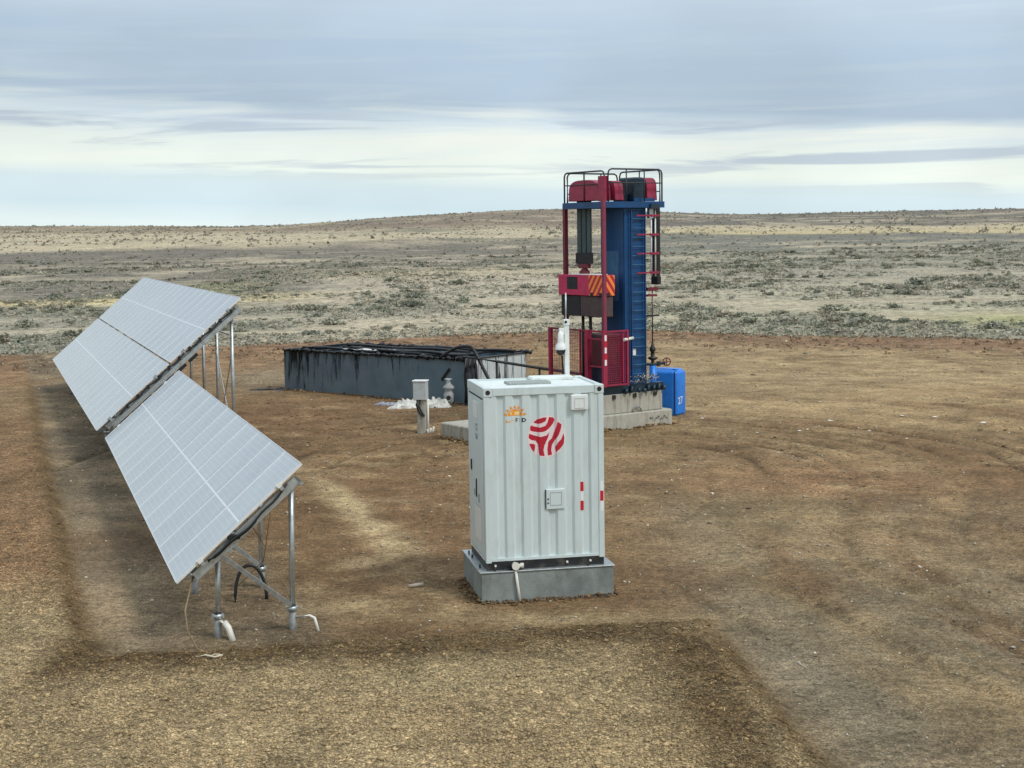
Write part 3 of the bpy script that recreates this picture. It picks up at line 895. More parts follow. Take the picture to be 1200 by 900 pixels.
# corner posts
def casting(x0, x1, y0, y1, z0, z1, hole):
    m = MB().box(x0, x1, y0, y1, z0, z1, c=.010)
    o = m.build('corner_casting', cont_paint, ct_)
    if hole:
        cxh = (x0 + x1) / 2
        mm = MB().cyl((cxh, y0 - .0035, (z0 + z1) / 2), (cxh, y0 + .01, (z0 + z1) / 2), .036, n=14)
        mm.build('lifting_hole', dark_in, o)
    return o
for (x0, x1) in ((0, .085), (CW - .085, CW)):
    for (y0, y1) in ((0, .085), (CD - .085, CD)):
        MB().box(x0, x1, y0, y1, G0 - .02, CH - .135, c=.006).build('corner_post', cont_paint, ct_)
for (x0, x1) in ((-.006, .135), (CW - .135, CW + .006)):
    casting(x0, x1, -.006, .12, CH - .135, CH + .004, True)
    casting(x0, x1, CD - .12, CD + .006, CH - .135, CH + .004, False)
# rails
MB().box(.137, CW - .137, .003, .07, CH - .12, CH - .004, c=.006).build('top_rail', cont_paint, ct_)
MB().box(.137, CW - .137, CD - .07, CD - .003, CH - .12, CH - .004).build('top_rail', cont_paint, ct_)
for x0 in (.004, CW - .064):
    MB().box(x0, x0 + .06, .122, CD - .122, CH - .10, CH - .002).build('top_rail', cont_paint, ct_)
MB().box(.087, CW - .087, .004, .07, G0 + .005, G0 + .045).build('bottom_rail', cont_paint, ct_)
# roof sheet with raised patches
MB().box(.066, CW - .066, .072, CD - .072, CH - .05, CH - .022, c=.008).build('roof_sheet', cont_roof, ct_)
MB().box(.48, 1.15, .55, .90, CH - .024, CH + .012, c=.008).build('anti_slip_plate', vent_grey, ct_)
MB().box(.95, 1.62, 1.06, CD - .075, CH - .024, CH + .035, c=.012).build('roof_hatch', cont_roof, ct_)
# left side : panelled door wall
MB().box(.012, .03, .086, CD - .086, G0, CH - .102).build('side_wall', cont_paint, ct_)
MB().box(CW - .03, CW - .012, .086, CD - .086, G0, CH - .102).build('side_wall', cont_paint, ct_)
MB().box(.087, CW - .087, CD - .03, CD - .012, G0, CH - .122).build('rear_wall', cont_paint, ct_)
dr_ = MB().box(.000, .011, .14, CD - .13, G0 + .05, CH - .19, c=.003).build('side_door', cont_paint, ct_)
MB().box(-.003, .010, .12, CD - .11, CH - .178, CH - .163).build('door_drip_seam', dark_in, dr_)
MB().box(-.006, -.001, .12, CD - .11, G0 + .005, G0 + .03).build('door_sill', white_paint, dr_)
MB().box(-.012, -.001, .52, .90, 2.23, 2.47).build('white_label', white_paint, dr_)
MB().box(-.014, -.001, 1.12, 1.19, 1.36, 1.52).build('door_handle', black_steel, dr_)
MB().box(-.012, -.001, .70, .76, 1.00, 1.28).build('vent_slot', dark_in, dr_)
MB().box(-.010, -.001, .88, .92, 1.00, 1.10).build('vent_slot', grey_p, dr_)
MB().box(-.010, -.001, .50, .54, .95, 1.08).build('vent_slot', grey_p, dr_)
MB().box(-.008, -.001, .34, .86, .36, .88, c=.003).build('lower_white_plate', white_paint, dr_)

def text_part(body, size, mtl, parent, M, name='lettering', ext=0.0015, align='CENTER'):
    cu = bpy.data.curves.new('tmp_txt', 'FONT')
    cu.body = body; cu.size = size; cu.extrude = ext; cu.align_x = align; cu.align_y = 'CENTER'
    cu.resolution_u = 3
    to = bpy.data.objects.new('tmp_txt', cu)
    COL.objects.link(to)
    bpy.context.view_layer.update()
    dg = bpy.context.evaluated_depsgraph_get()
    me_ = bpy.data.meshes.new_from_object(to.evaluated_get(dg))
    me_.name = name
    bpy.data.objects.remove(to); bpy.data.curves.remove(cu)
    me_.materials.clear(); me_.materials.append(mtl)
    o = bpy.data.objects.new(name, me_)
    COL.objects.link(o); o.parent = parent
    o.matrix_local = M
    return o
# side lettering, faded : faces -X
Mside = Matrix(((0, 0, -1, -.003), (-1, 0, 0, .66), (0, 1, 0, 2.02), (0, 0, 0, 1)))
text_part('CT', .16, grey_p, dr_, Mside @ Matrix.Translation((0, .06, 0)))
text_part('GN', .13, grey_p, dr_, Mside @ Matrix.Translation((0, -.08, 0)))
# front furniture
wb = MB().box(1.32, 1.58, -.035, .045, 2.37, 2.60, c=.010).build('vent_box', white_paint, ct_)
m = MB()
m.box(1.37, 1.53, -.041, -.036, 2.40, 2.412).box(1.37, 1.53, -.041, -.036, 2.545, 2.557).box(1.37, 1.382, -.041, -.036, 2.412, 2.545).box(1.518, 1.53, -.041, -.036, 2.412, 2.545)
m.build('vent_box_rim', cont_paint, wb)
hb = MB().box(.925, 1.215, -.012, .042, .885, 1.19, c=.008).build('access_hatch', cont_paint, ct_)
m = MB()
m.box(.985, 1.165, -.0155, -.0125, .945, .951).box(.985, 1.165, -.0155, -.0125, 1.135, 1.141).box(.985, .991, -.0155, -.0125, .951, 1.135).box(1.159, 1.165, -.0155, -.0125, .951, 1.135)
m.build('hatch_groove', grey_p, hb)
MB().box(.915, .923, -.01, .03, .90, 1.185).build('hatch_hinge', dark_in, hb)
for z_ in (1.045, .985):
    MB().cyl((.955, -.022, z_), (.955, -.012, z_), .012, n=8).build('hatch_lock', black_steel, hb)
for i, (z0, z1) in enumerate(((1.135, 1.278), (.99, 1.133), (.845, .988))):
    MB().box(1.458, 1.506, -.0045 + .012, .0115, z0, z1).build('reflector', red_refl if i != 1 else white_refl, ct_)
for i, (z0, z1) in enumerate(((1.130, 1.275), (.976, 1.128), (.82, .974))):
    MB().box(1.762, 1.812, -.0035, -.0005, z0, z1).build('reflector', white_refl if i != 1 else red_refl, ct_)
# rivets on right post
for z_ in (2.30, 1.95, 1.55, .55):
    MB().cyl((1.775, -.006, z_), (1.775, 0, z_), .009, n=8).build('rivet', white_paint, ct_)
# valve and drain pipe on the front of the skid
m = MB().cyl((.43, -.09, .07), (.43, .01, .07), .045, n=12).cyl((.43, -.105, .07), (.43, -.09, .07), .06, n=12)
m.cyl((.43, -.05, .07), (.53, -.05, .06), .028, n=10).cyl((.53, -.05, .035), (.53, -.05, .10), .03, n=10)
m.build('outlet_valve', pvc, ct_)
MB().tube([(.43, -.07, .03), (.435, -.11, -.08), (.455, -.115, -.25), (.485, -.12, -.50)], .021, 8).build('drain_pipe', pvc, ct_)
m = MB()
for i in range(6):
    m.tube([(.25 + .03 * i, -.03 - .01 * (i % 2), .012), (.28 + .03 * i, -.045, .03), (.33 + .03 * i, -.04, .008)], .006, 5)
m.build('loose_cable', black_rub, ct_)

# the emblem : paint draped over the corrugation
shapes = [
 [(650,338),(700,302),(760,285),(806,285),(792,328),(745,352),(695,360),(655,348)],
 [(606,368),(645,386),(720,404),(788,385),(818,342),(840,285),(888,290),(906,320),(880,372),(830,425),(770,455),(700,460),(640,450),(602,432)],
 [(588,468),(650,495),(730,515),(800,500),(840,462),(826,520),(800,562),(772,620),(762,680),(775,747),(712,737),(702,650),(700,605),(672,562),(622,552),(582,522)],
 [(590,588),(640,595),(667,608),(665,650),(655,697),(622,665),(600,625)],
 [(938,340),(986,375),(975,430),(950,500),(902,568),(870,620),(860,680),(872,735),(815,746),(808,660),(822,582),(868,540),(900,460),(922,400)],
 [(1006,480),(1017,530),(1010,610),(962,668),(912,706),(908,640),(938,592),(980,550)]]
def in_poly(px_, py_, poly):
    ins = np.zeros(px_.shape, bool)
    n = len(poly); j = n - 1
    for i in range(n):
        xi, yi = poly[i]; xj, yj = poly[j]
        c = ((yi > py_) != (yj > py_)) & (px_ < (xj - xi) * (py_ - yi) / (yj - yi + 1e-9) + xi)
        ins ^= c; j = i
    return ins
EU, EZ, ERX, ERZ = .947, 1.986, .292, .318
def drape(name, cells_fn, u0, u1, z0, z1, nu, nz_, mats_, parent, off=.0016):
    uu = np.linspace(u0, u1, nu + 1); zz_ = np.linspace(z0, z1, nz_ + 1)
    # align columns with the corrugation creases
    cu = (uu[:-1] + uu[1:]) / 2; cz_ = (zz_[:-1] + zz_[1:]) / 2
    U, Z = np.meshgrid(cu, cz_)
    M_ = cells_fn(U, Z)
    vid = {}; vs = []; fs = []; mi = []
    def V(i, j):
        k = (i, j)
        if k not in vid:
            vid[k] = len(vs); vs.append((uu[i], prof_y(uu[i]) - off, zz_[j]))
        return vid[k]
    for j in range(nz_):
        for i in range(nu):
            if M_[j, i] >= 0:
                fs.append((V(i, j), V(i + 1, j), V(i + 1, j + 1), V(i, j + 1))); mi.append(int(M_[j, i]))
    me_ = bpy.data.meshes.new(name)
    me_.from_pydata(vs, [], fs)
    for q in mats_: me_.materials.append(q)
    me_.polygons.foreach_set('material_index', mi)
    me_.update()
    o = bpy.data.objects.new(name, me_); COL.objects.link(o); o.parent = parent
    return o
def emb(U, Z):
    a = (U - EU) / ERX; b = (Z - EZ) / ERZ
    r = np.hypot(a, b)
    M_ = np.where(r < 1.0, 0, -1)
    X = 800 + a * 232; Y = 513 - b * 252
    for sh in shapes:
        M_ = np.where((r < .965) & in_poly(X, Y, sh), 1, M_)
    return M_
drape('emblem', emb, EU - ERX, EU + ERX, EZ - ERZ, EZ + ERZ, 120, 128, [pink_p, emb_red], ct_)
def sunlogo(U, Z):
    X = (U - .30) / .36 * 270 + 280; Y = (2.475 - Z) / .215 * 160 + 105   # crop pixels
    M_ = np.full(U.shape, -1)
    a = X - 410; b = 222 - Y
    r = np.hypot(a, b * 1.15); th = np.degrees(np.arctan2(b, a))
    for k, c0 in enumerate((8, 36, 63, 90, 117, 145, 172)):
        d_ = np.abs((th - c0 + 180) % 360 - 180)
        M_ = np.where((r > 92) & (r < 128) & (d_ < (128 - r) / 36 * 9 + 2.5) & (b > -8), 0, M_)
    M_ = np.where((r < 82) & (b > 0) , 0, M_)
    M_ = np.where((r < 70) & (b > 8) & (b < 44) & (np.abs(a) < 55), 1, M_)
    M_ = np.where((np.hypot(a + 20, b - 24) < 20), 0, M_)
    # orange lettering fragments
    M_ = np.where((X > 302) & (X < 330) & (Y > 262) & (Y < 298) & (np.abs(X - 316) < (Y - 258) * .42), 0, M_)
    M_ = np.where((X > 338) & (X < 358) & (Y > 282) & (Y < 294), 0, M_)
    M_ = np.where((X > 366) & (X < 398) & (Y > 270) & (Y < 280), 0, M_)
    # black F : D
    F_ = ((X > 420) & (X < 430) | (X > 420) & (X < 447) & ((Y > 252) & (Y < 261) | (Y > 270) & (Y < 278))) & (Y > 252) & (Y < 298)
    M_ = np.where(F_, 2, M_)
    M_ = np.where((np.abs(X - 464) < 4) & ((np.abs(Y - 264) < 4) | (np.abs(Y - 288) < 4)), 2, M_)
    e = np.hypot((X - 500) / 34, (Y - 274) / 24)
    e2 = np.hypot((X - 500) / 22, (Y - 274) / 14)
    D_ = ((X > 490) & (e < 1) & ~((e2 < 1) & (X > 500)))
    D_ = D_ | ((X > 486) & (X < 497) & (np.abs(Y - 274) < 24))
    M_ = np.where(D_, 2, M_)
    return M_
drape('sun_logo', sunlogo, .28, .66, 2.20, 2.50, 110, 90, [orange_p, yellow_p, black_p], ct_, .0018)

# camera mast on the rear edge of the roof
pmx, pmy = 1.475, 1.30
mast = empty('camera_mast', (0, 0, 0), 0, 'white pole with dome security camera rising behind the container roof', 'security camera')
_w = Matrix.Rotation(-CA, 4, 'Z') @ Vector((1.615, CD + .06, 0))
mast.location = (CX + _w.x, CY + _w.y, 0)
mast.rotation_euler = (0, 0, -CA)
zt = CZ + CH
MB().box(-.038, .038, -.038, .038, CZ - .02, zt + .80, c=.006).build('pole', white_paint, mast)
MB().cyl((-.005, 0, zt + .80), (-.005, 0, zt + 1.32), .012, n=8).build('aerial_rod', galv, mast)
MB().box(-.05, .045, -.05, .045, zt + .80, zt + .90, c=.008).build('pole_cap', white_paint, mast)
MB().cyl((-.02, -.062, zt + .86), (-.02, -.048, zt + .86), .02, n=10).build('sensor', glass_dark, mast)
hs = MB().lathe([(.02, .27), (.045, .24), (.052, .12), (.048, .10), (.075, .06), (.088, .0), (.086, -.02)][::-1], (-.10, -.03, zt + .44), 16).build('camera_housing', white_paint, mast)
MB().lathe([(.02, -.11), (.05, -.095), (.07, -.06), (.076, -.02)], (-.10, -.03, zt + .44), 16).build('camera_dome', glass_dark, mast)
MB().box(-.12, -.03, -.03, .02, zt + .66, zt + .76, c=.006).build('camera_bracket', white_paint, mast)
MB().tube([(-.075, 0, zt + .32), (-.06, .01, zt + .1), (-.055, .02, zt - .3)], .016, 6).build('camera_cable', black_rub, mast)

# ------------------------------------------------------------------ pumping unit foundation and tower
AZ = R(55)
OX, OY = 2.60, 39.95
RZ = PI / 2 - AZ
fd = empty('pump_foundation', (OX, OY, 0), RZ, 'stepped pale concrete foundation under the red and blue pumping unit', 'foundation')
# foundation extents in the machine frame : x' to -4.2, y' to 1.9
MB().box(-4.25, 2.42, -.03, 1.88, -.3, .42, c=.03).build('lower_slab', concrete_w, fd)
MB().box(-1.5, 2.15, .10, 1.75, .421, .97, c=.02).build('upper_block', concrete_w, fd)
for k, x_ in enumerate((.35, 1.10, 1.85)):
    MB().box(x_ - .05, x_ + .05, .055, .099, .84, .955).build('anchor_bracket', black_steel, fd)
MB().tube([(1.15 + .16 * math.cos(a), .04, .42 + .16 * math.sin(a)) for a in np.linspace(0, PI, 9)], .022, 6).build('lifting_ring', galv_dark, fd)
m = MB()
for k in range(9):
    x_ = 1.55 + k * .075; z_ = .20 + .03 * math.sin(k * 2.1)
    m.tube([(x_, -.034, z_), (x_ + .02, -.034, z_ + .06 * math.cos(k * 1.7)), (x_ + .05, -.034, z_ - .03), (x_ + .06, -.034, z_ + .03)], .008, 4)
m.build('faded_marking', black_steel, fd, kind='stuff')

pu = empty('pumping_unit', (OX, OY, .97), RZ, 'tall red and blue tower pumping unit with railed top platform, standing behind the container', 'pumping unit')
def Z(z): return z - .97
def part(m, name, mt, **k): return m.build(name, mt, pu, **k)
# skid
part(MB().box(-.45, 2.20, .12, .30, Z(.975), Z(1.20)), 'skid_beam', blue_dk)
part(MB().box(-.45, 2.20, 1.5, 1.68, Z(.975), Z(1.20)), 'skid_beam', blue_dk)
for x_ in (-.3, .7, 1.9):
    part(MB().box(x_, x_ + .16, .302, 1.498, Z(.98), Z(1.17)), 'cross_beam', blue_dk)
part(MB().box(-.42, 2.15, .32, 1.48, Z(1.172), Z(1.195)), 'deck_plate', blue_dk)
# column
cx0, cx1, cy0, cy1 = .84, 1.62, .17, 1.22
col_ = part(MB().box(cx0, cx1, cy0, cy1, Z(1.2), Z(6.14)), 'column', blue)
MB().box(cx0 - .012, cx0 - .002, .42, 1.08, Z(3.55), Z(4.95)).build('service_panel', blue_l, col_)
MB().box(cx0 - .02, cx0 - .003, .20, .26, Z(1.25), Z(6.05)).build('corner_stiffener', blue, col_)
for i in range(19):
    zz0 = 1.50 + i * .255
    MB().cyl((cx0 + .18, cy0 - .075, Z(zz0)), (cx1 - .10, cy0 - .075, Z(zz0)), .014, n=6).build('ladder_rung', blue_l, col_)
for x_ in (cx0 + .18, cx1 - .10):
    MB().bar((x_, cy0 - .075, Z(1.3)), (x_, cy0 - .075, Z(6.1)), .03, .05, (0, 1, 0)).build('ladder_rail', blue, col_)
MB().box(cx0 + .22, cx0 + .38, cy0 - .012, cy0 - .003, Z(2.02), Z(2.20)).build('nameplate', white_paint, col_)
# pinkish guide brackets from the column to the white guide tubes
for k, zz0 in enumerate((5.93, 5.40, 4.87, 4.33)):
    m = MB().bar((cx0 + .35, cy0 - .11, Z(zz0)), (1.98, cy0 - .11, Z(zz0)), .025, .04)
    m.box(1.70, 2.0, cy0 - .14, cy0 - .05, Z(zz0) - .03, Z(zz0) + .03)
    part(m, 'guide_bracket', red)
for x_ in (1.76, 1.91):
    part(MB().cyl((x_, .10, Z(4.22)), (x_, .10, Z(6.12)), .022, n=8), 'guide_tube', white_paint)
part(MB().box(1.66, 1.80, .05, .16, Z(5.85), Z(6.14)), 'tube_hanger', galv)
# platform
part(MB().box(.06, 2.17, .0, .13, Z(6.15), Z(6.32)), 'platform_beam', blue)
part(MB().box(.06, 2.17, 1.84, 1.97, Z(6.15), Z(6.32)), 'platform_beam', blue)
part(MB().box(.06, .19, .131, 1.839, Z(6.15), Z(6.32)), 'platform_beam', blue)
part(MB().box(2.04, 2.17, .131, 1.839, Z(6.15), Z(6.32)), 'platform_beam', blue)
part(MB().box(.191, 2.039, .131, 1.839, Z(6.22), Z(6.25)), 'platform_deck', blue_dk)
part(MB().box(1.62, 1.95, -.06, -.003, Z(6.12), Z(6.26)), 'platform_bracket', blue_dk)
# railings : each side its own part
rl = mat('dark rail paint', (.035, .04, .045), .5, 0, .2, 8)
def railing(p0, p1, z0, z1, mids=(0.5,), posts=1, rr=.024):
    p0 = Vector(p0); p1 = Vector(p1)
    d = (p1 - p0); L = d.length; d.normalize()
    c = .12
    up = Vector((0, 0, 1))
    A = Vector((p0.x, p0.y, z0)); B_ = Vector((p0.x, p0.y, z1)); C_ = Vector((p1.x, p1.y, z1)); D_ = Vector((p1.x, p1.y, z0))
    pts = [A, B_ - up * c, B_ - up * c * .3 + d * c * .3, B_ + d * c, C_ - d * c, C_ - up * c * .3 - d * c * .3, C_ - up * c, D_]
    m = MB().tube(pts, rr, 7)
    for f in mids:
        zz_ = z0 + (z1 - z0) * f
        m.cyl((p0.x, p0.y, zz_), (p1.x, p1.y, zz_), rr * .7, n=6)
    for i in range(posts):
        q = p0 + d * L * (i + 1) / (posts + 1)
        m.cyl((q.x, q.y, z0), (q.x, q.y, z1), rr * .8, n=6)
    return part(m, 'railing', rl)
zt0, zt1 = Z(6.32), Z(7.18)
railing((.10, .12, 0), (.10, 1.93, 0), zt0, zt1 - .02, (.58,), 1)
railing((.18, .05, 0), (2.12, .05, 0), zt0, zt1 + .03, (.58,), 2)
railing((2.12, .14, 0), (2.12, 1.92, 0), zt0, zt1 + .03, (.32, .58), 1)
railing((.20, 1.92, 0), (2.03, 1.92, 0), zt0, zt1 - .02, (.30, .58), 2)
# drum covers : rounded hoods
def hood(cx_, cy_, L, W, H, axis_y=True, name='drum_cover', mt=red):
    n = 10
    def se(a):
        ca2, sa2 = math.cos(a), math.sin(a)
        return -W / 2 * math.copysign(abs(ca2) ** .62, ca2), H * .30 + H * .70 * abs(sa2) ** .62
    poly = [(-W / 2 - .02, 0)] + [se(a) for a in np.linspace(0, PI, 15)] + [(W / 2 + .02, 0)]
    M = Matrix.Translation((cx_, cy_, zt0 + .04))
    if not axis_y: M = M @ Matrix.Rotation(PI / 2, 4, 'Z')
    m = MB().prism(poly, -L / 2, L / 2, M)
    return part(m, name, mt, bevel=.018)
# front hood spans the belts, axis parallel to y'
hood(.34, 1.08, .46, 1.34, .58, False)
hood(.74, .56, .30, .60, .55, False)
part(MB().box(.07, .20, .08, .36, Z(6.33), Z(7.02)), 'hood_bracket', red)
# motor housing, dark blue, and the far hood
part(MB().box(1.28, 1.66, .24, .98, Z(6.32), Z(7.0), c=.04), 'motor_housing', blue_dk)
part(MB().box(1.02, 1.27, .5, .9, Z(6.32), Z(6.56), c=.03), 'gearbox', blue_dk)
part(MB().box(1.2, 1.95, .16, .23, Z(6.33), Z(6.42)), 'motor_mount', blue)
hood(1.88, .50, .36, .60, .64, False)
# guard posts
post_n = part(MB().box(-.045, .045, -.01, .08, Z(1.2), Z(6.36)), 'guide_post', mat('worn mauve red paint', (.25, .035, .07), .5, 0, .2, 5, .05, 20, (.10, .05, .07), .6, 5))
part(MB().box(.15, .26, 1.99, 2.10, Z(1.2), Z(6.30)), 'guide_post', red_dark)
part(MB().bar((.2, 2.05, Z(6.22)), (.2, 1.9, Z(6.22)), .1, .1), 'post_tie', blue_dk)
# belts on the counterweight side
for y_ in (1.12, 1.345, 1.57):
    part(MB().box(.325, .37, y_ - .085, y_ + .085, Z(4.9), Z(6.5)), 'belt', belt)
part(MB().box(.27, .42, 1.02, 1.68, Z(4.60), Z(4.92), c=.02), 'belt_clamp', dark_in)
m = MB().box(.28, .41, 1.12, 1.58, Z(4.47), Z(4.62), c=.02)
m.cyl((.30, 1.35, Z(4.32)), (.40, 1.35, Z(4.32)), .16, n=12).box(.27, .42, 1.20, 1.50, Z(4.31), Z(4.40))
part(m, 'shackle', red_dark)
# counterweight carriage
bx0, bx1, by0, by1, bz0, bz1 = .06, .48, .17, 2.22, Z(3.72), Z(4.30)
cwb = part(MB().box(bx0, bx1, by0, by1, bz0, bz1, c=.012), 'counterweight_carriage', mat('crimson carriage paint', (.56, .025, .10), .5, 0, .15, 5, .05, 20, (.25, .02, .05), .5, 5))
MB().box(bx0 - .006, bx0 - .0015, 1.32, 1.80, bz0 + .17, bz1 - .06).build('window_opening', dark_in, cwb)
# chevrons : parallelograms on both faces near the corner
def stripes(face):
    Lf = .62 if face == 'L' else .415
    for k in range(-6, 12):
        w = .105
        a0 = k * w
        mt_ = orange if k % 2 == 0 else emb_red
        sl = .40
        hgt = bz1 - bz0 - .02
        poly = [(a0, 0), (a0 + w, 0), (a0 + w + sl, hgt), (a0 + sl, hgt)]
        # clip to 0..Lf
        def clip(poly, lim, keep):
            outp = []
            for i in range(len(poly)):
                A, B_ = poly[i], poly[(i + 1) % len(poly)]
                ia, ib = keep(A[0]), keep(B_[0])
                if ia: outp.append(A)
                if ia != ib:
                    t_ = (lim - A[0]) / (B_[0] - A[0]); outp.append((lim, A[1] + t_ * (B_[1] - A[1])))
            return outp
        poly = clip(poly, 0, lambda v: v >= 0)
        if len(poly) >= 3: poly = clip(poly, Lf, lambda v: v <= Lf)
        if len(poly) < 3: continue
        vs = []
        if face == 'L':
            for q in (bx0 - .005, bx0 - .002): vs += [(q, by0 + Lf - p_[0] + .01, bz0 + .01 + p_[1]) for p_ in poly]
        else:
            for q in (by0 - .005, by0 - .002): vs += [(bx1 - p_[0] - .003, q, bz0 + .01 + p_[1]) for p_ in poly]
        n = len(poly)
        fs = [tuple(range(n)), tuple(range(2 * n - 1, n - 1, -1))] + [((i + 1) % n, i, n + i, n + (i + 1) % n) for i in range(n)]
        MB().add(vs, fs).build('warning_stripe', mt_, cwb)
stripes('L'); stripes('R')
for y_ in (.22, .62):
    MB().box(bx0 - .012, bx0 - .006, y_, y_ + .12, bz0, bz0 + .09).build('notch', dark_in, cwb)
MB().box(bx0 + .12, bx0 + .24, by0 - .012, by0 - .006, bz0, bz0 + .09).build('notch', dark_in, cwb)
MB().box(bx0 + .01, bx1 - .01, by0 + .30, 1.75, bz1, bz1 + .02).build('top_plate', white_paint, cwb)
part(MB().box(.11, .45, .20, 1.26, Z(3.13), Z(3.715), c=.02), 'counterweight', rust_brown)
part(MB().box(.11, .45, 1.27, 2.16, Z(3.13), Z(3.715), c=.02), 'counterweight', dark_in)
for y_ in (1.02, 1.36):
    part(MB().cyl((.28, y_, Z(1.2)), (.28, y_, Z(3.14)), .045, n=8), 'buffer_rod', dark_in)
# cage
cz0, cz1 = Z(1.22), Z(2.78)
def cagebar(p0, p1, w=.055, mt_=red, name='cage_bar'): return part(MB().bar(p0, p1, w, w, (0, 1, 0) if abs(p0[2] - p1[2]) > .2 else (0, 0, 1)), name, mt_)
xF, yR = -.07, -.06
for (x_, y_, w) in ((xF, .70, .14), (xF, 2.45, .10), (.72, yR, .07), (xF, 1.05, .05)):
    part(MB().box(x_ - w / 2, x_ + w / 2, y_ - w / 2, y_ + w / 2, cz0, cz1), 'cage_post', red)
part(MB().box(xF - .07, xF + .07, yR - .02, yR + .06, cz0, cz1), 'cage_post', red)
for z_ in (cz1 - .03, cz1 - .25, cz0 + .55, cz0 + .04):
    cagebar((xF, .0, z_), (xF, .66, z_), .045)
for z_ in (cz1 - .03, cz0 + .04):
    cagebar((xF + .03, yR, z_), (.75, yR, z_), .05)
    cagebar((xF, .78, z_), (xF, 2.45, z_), .045, red_dark)
cagebar((.55, yR - .02, cz0 + .1), (.55, yR - .02, cz1 - .1), .04)
for i in range(5):
    z0 = Z(2.66) - i * .17
    part(MB().box(xF - .03, xF + .04, yR - .028, yR - .021, z0 - .16, z0), 'reflector', white_refl if i % 2 == 0 else red_refl)
def wire_mesh(p0, p1, z0, z1, step=.05, r_=.006, mt_=red):
    m = MB(); p0 = Vector(p0); p1 = Vector(p1)
    n = int((p1 - p0).length / step)
    for i in range(n + 1):
        q = p0.lerp(p1, i / n)
        m.bar((q.x, q.y, z0), (q.x, q.y, z1), r_ * 2, r_ * 2, (0, 1, 0))
    nz_ = int((z1 - z0) / step)
    for i in range(nz_ + 1):
        z_ = z0 + (z1 - z0) * i / nz_
        m.bar((p0.x, p0.y, z_), (p1.x, p1.y, z_), r_ * 2, r_ * 2)
    return part(m, 'guard_mesh', mt_, kind='stuff')
wire_mesh((xF, 1.1, 0), (xF, 2.42, 0), cz0 + .05, cz1 - .04, .075, .0035)
wire_mesh((xF + .04, yR, 0), (.7, yR, 0), cz0 + .05, cz1 - .04, .06, .006)
wire_mesh((xF, .02, 0), (xF, .66, 0), cz0 + .55, cz1 - .25, .06, .005, red_dark)
part(MB().box(.10, .62, .06, .96, Z(1.2), Z(1.78), c=.03), 'lower_motor', mat('navy motor paint', (.02, .028, .06), .5, 0, .2, 5))
part(MB().box(.12, .6, .08, .92, Z(1.79), Z(2.66), c=.03), 'control_box', rust_brown)
part(MB().cyl((.55, -.12, Z(2.50)), (1.02, .05, Z(2.52)), .045, n=8), 'grease_line', pvc)
# load belt side : hanger and polished rod
bxL, byL = 2.20, .42
part(MB().box(bxL - .06, bxL + .07, byL - .11, byL + .11, Z(4.1), Z(6.30)), 'load_belt', black_rub)
part(MB().box(bxL - .07, bxL + .08, byL - .15, byL + .15, Z(3.98), Z(4.22), c=.02), 'belt_clamp', dark_in)
part(MB().box(bxL - .36, bxL + .02, byL - .06, byL + .06, Z(3.80), Z(3.90), c=.01), 'rod_hanger', red_dark)
part(MB().box(bxL - .36, bxL + .0, byL - .05, byL + .05, Z(3.64), Z(3.70)), 'rod_hanger', red_dark)
part(MB().cyl((2.06, byL, Z(2.2)), (2.06, byL, Z(3.9)), .018, n=8), 'polished_rod', mat('oily rod', (.10, .085, .06), .3, .5, .2, 8))
part(MB().bar((cx1, .3, Z(3.10)), (bxL, .3, Z(3.10)), .04, .05), 'rod_guide', dark_in)
# heap of loose fittings and cable on the skid
m = MB()
for i in range(46):
    a = random.uniform(0, 2 * PI); x_ = random.uniform(.95, 1.9); y_ = random.uniform(-.02, .14)
    z_ = Z(1.22) + random.uniform(0, .22)
    m.tube([(x_, y_, z_), (x_ + .08 * math.cos(a), y_ + .03 * math.sin(a), z_ + .05), (x_ + .14 * math.cos(a + .5), y_ + .05, z_ - .02)], .012, 5)
part(m, 'cable_heap', galv, kind='stuff')
for i in range(8):
    x_ = .75 + i * .2; y_ = random.uniform(-.05, .06)
    part(MB().cyl((x_, y_, Z(.98)), (x_ + .05, y_ + .02, Z(.98) + random.uniform(.08, .2)), random.uniform(.04, .07), n=8), 'pipe_fitting', blue_dk)


# wellhead
wx, wy = 2.06, byL
wh = empty('wellhead', (0, 0, 0), RZ, 'black and blue wellhead with red handwheel valve below the polished rod', 'wellhead')
_w = Matrix.Rotation(RZ, 4, 'Z') @ Vector((wx, wy, 0)); wh.location = (OX + _w.x, OY + _w.y, .42)
zb = -.42
MB().cyl((0, 0, .0), (0, 0, 1.66 + zb), .10, n=14).build('casing', bright_blue, wh)
MB().lathe([(.04, 1.66), (.10, 1.67), (.10, 1.71), (.05, 1.73), (.045, 1.80), (.15, 1.86), (.15, 1.89), (.06, 1.92), (.055, 2.05), (.085, 2.08), (.085, 2.16), (.05, 2.22), (.03, 2.32)], (0, 0, zb), 14).build('stuffing_box', black_steel, wh)
MB().cyl((-.28, 0, 1.70 + zb), (.42, -.05, 1.70 + zb), .04, n=10).build('cross_pipe', blue_dk, wh)
MB().box(.14, .26, -.08, .03, 1.63 + zb, 1.77 + zb, c=.02).build('gate_valve', black_steel, wh)
hw = MB().tube([(.47 + .10 * math.cos(a), -.07 - .05 * math.cos(a), 1.74 + zb + .115 * math.sin(a)) for a in np.linspace(0, 2 * PI, 17)[:-1]], .016, 6, closed=True)
hw.bar((.37, -.02, 1.74 + zb), (.57, -.12, 1.74 + zb), .02, .02).bar((.47, -.07, 1.63 + zb), (.47, -.07, 1.855 + zb), .02, .02, (0, 1, 0))
hw.build('handwheel', red_dark, wh)

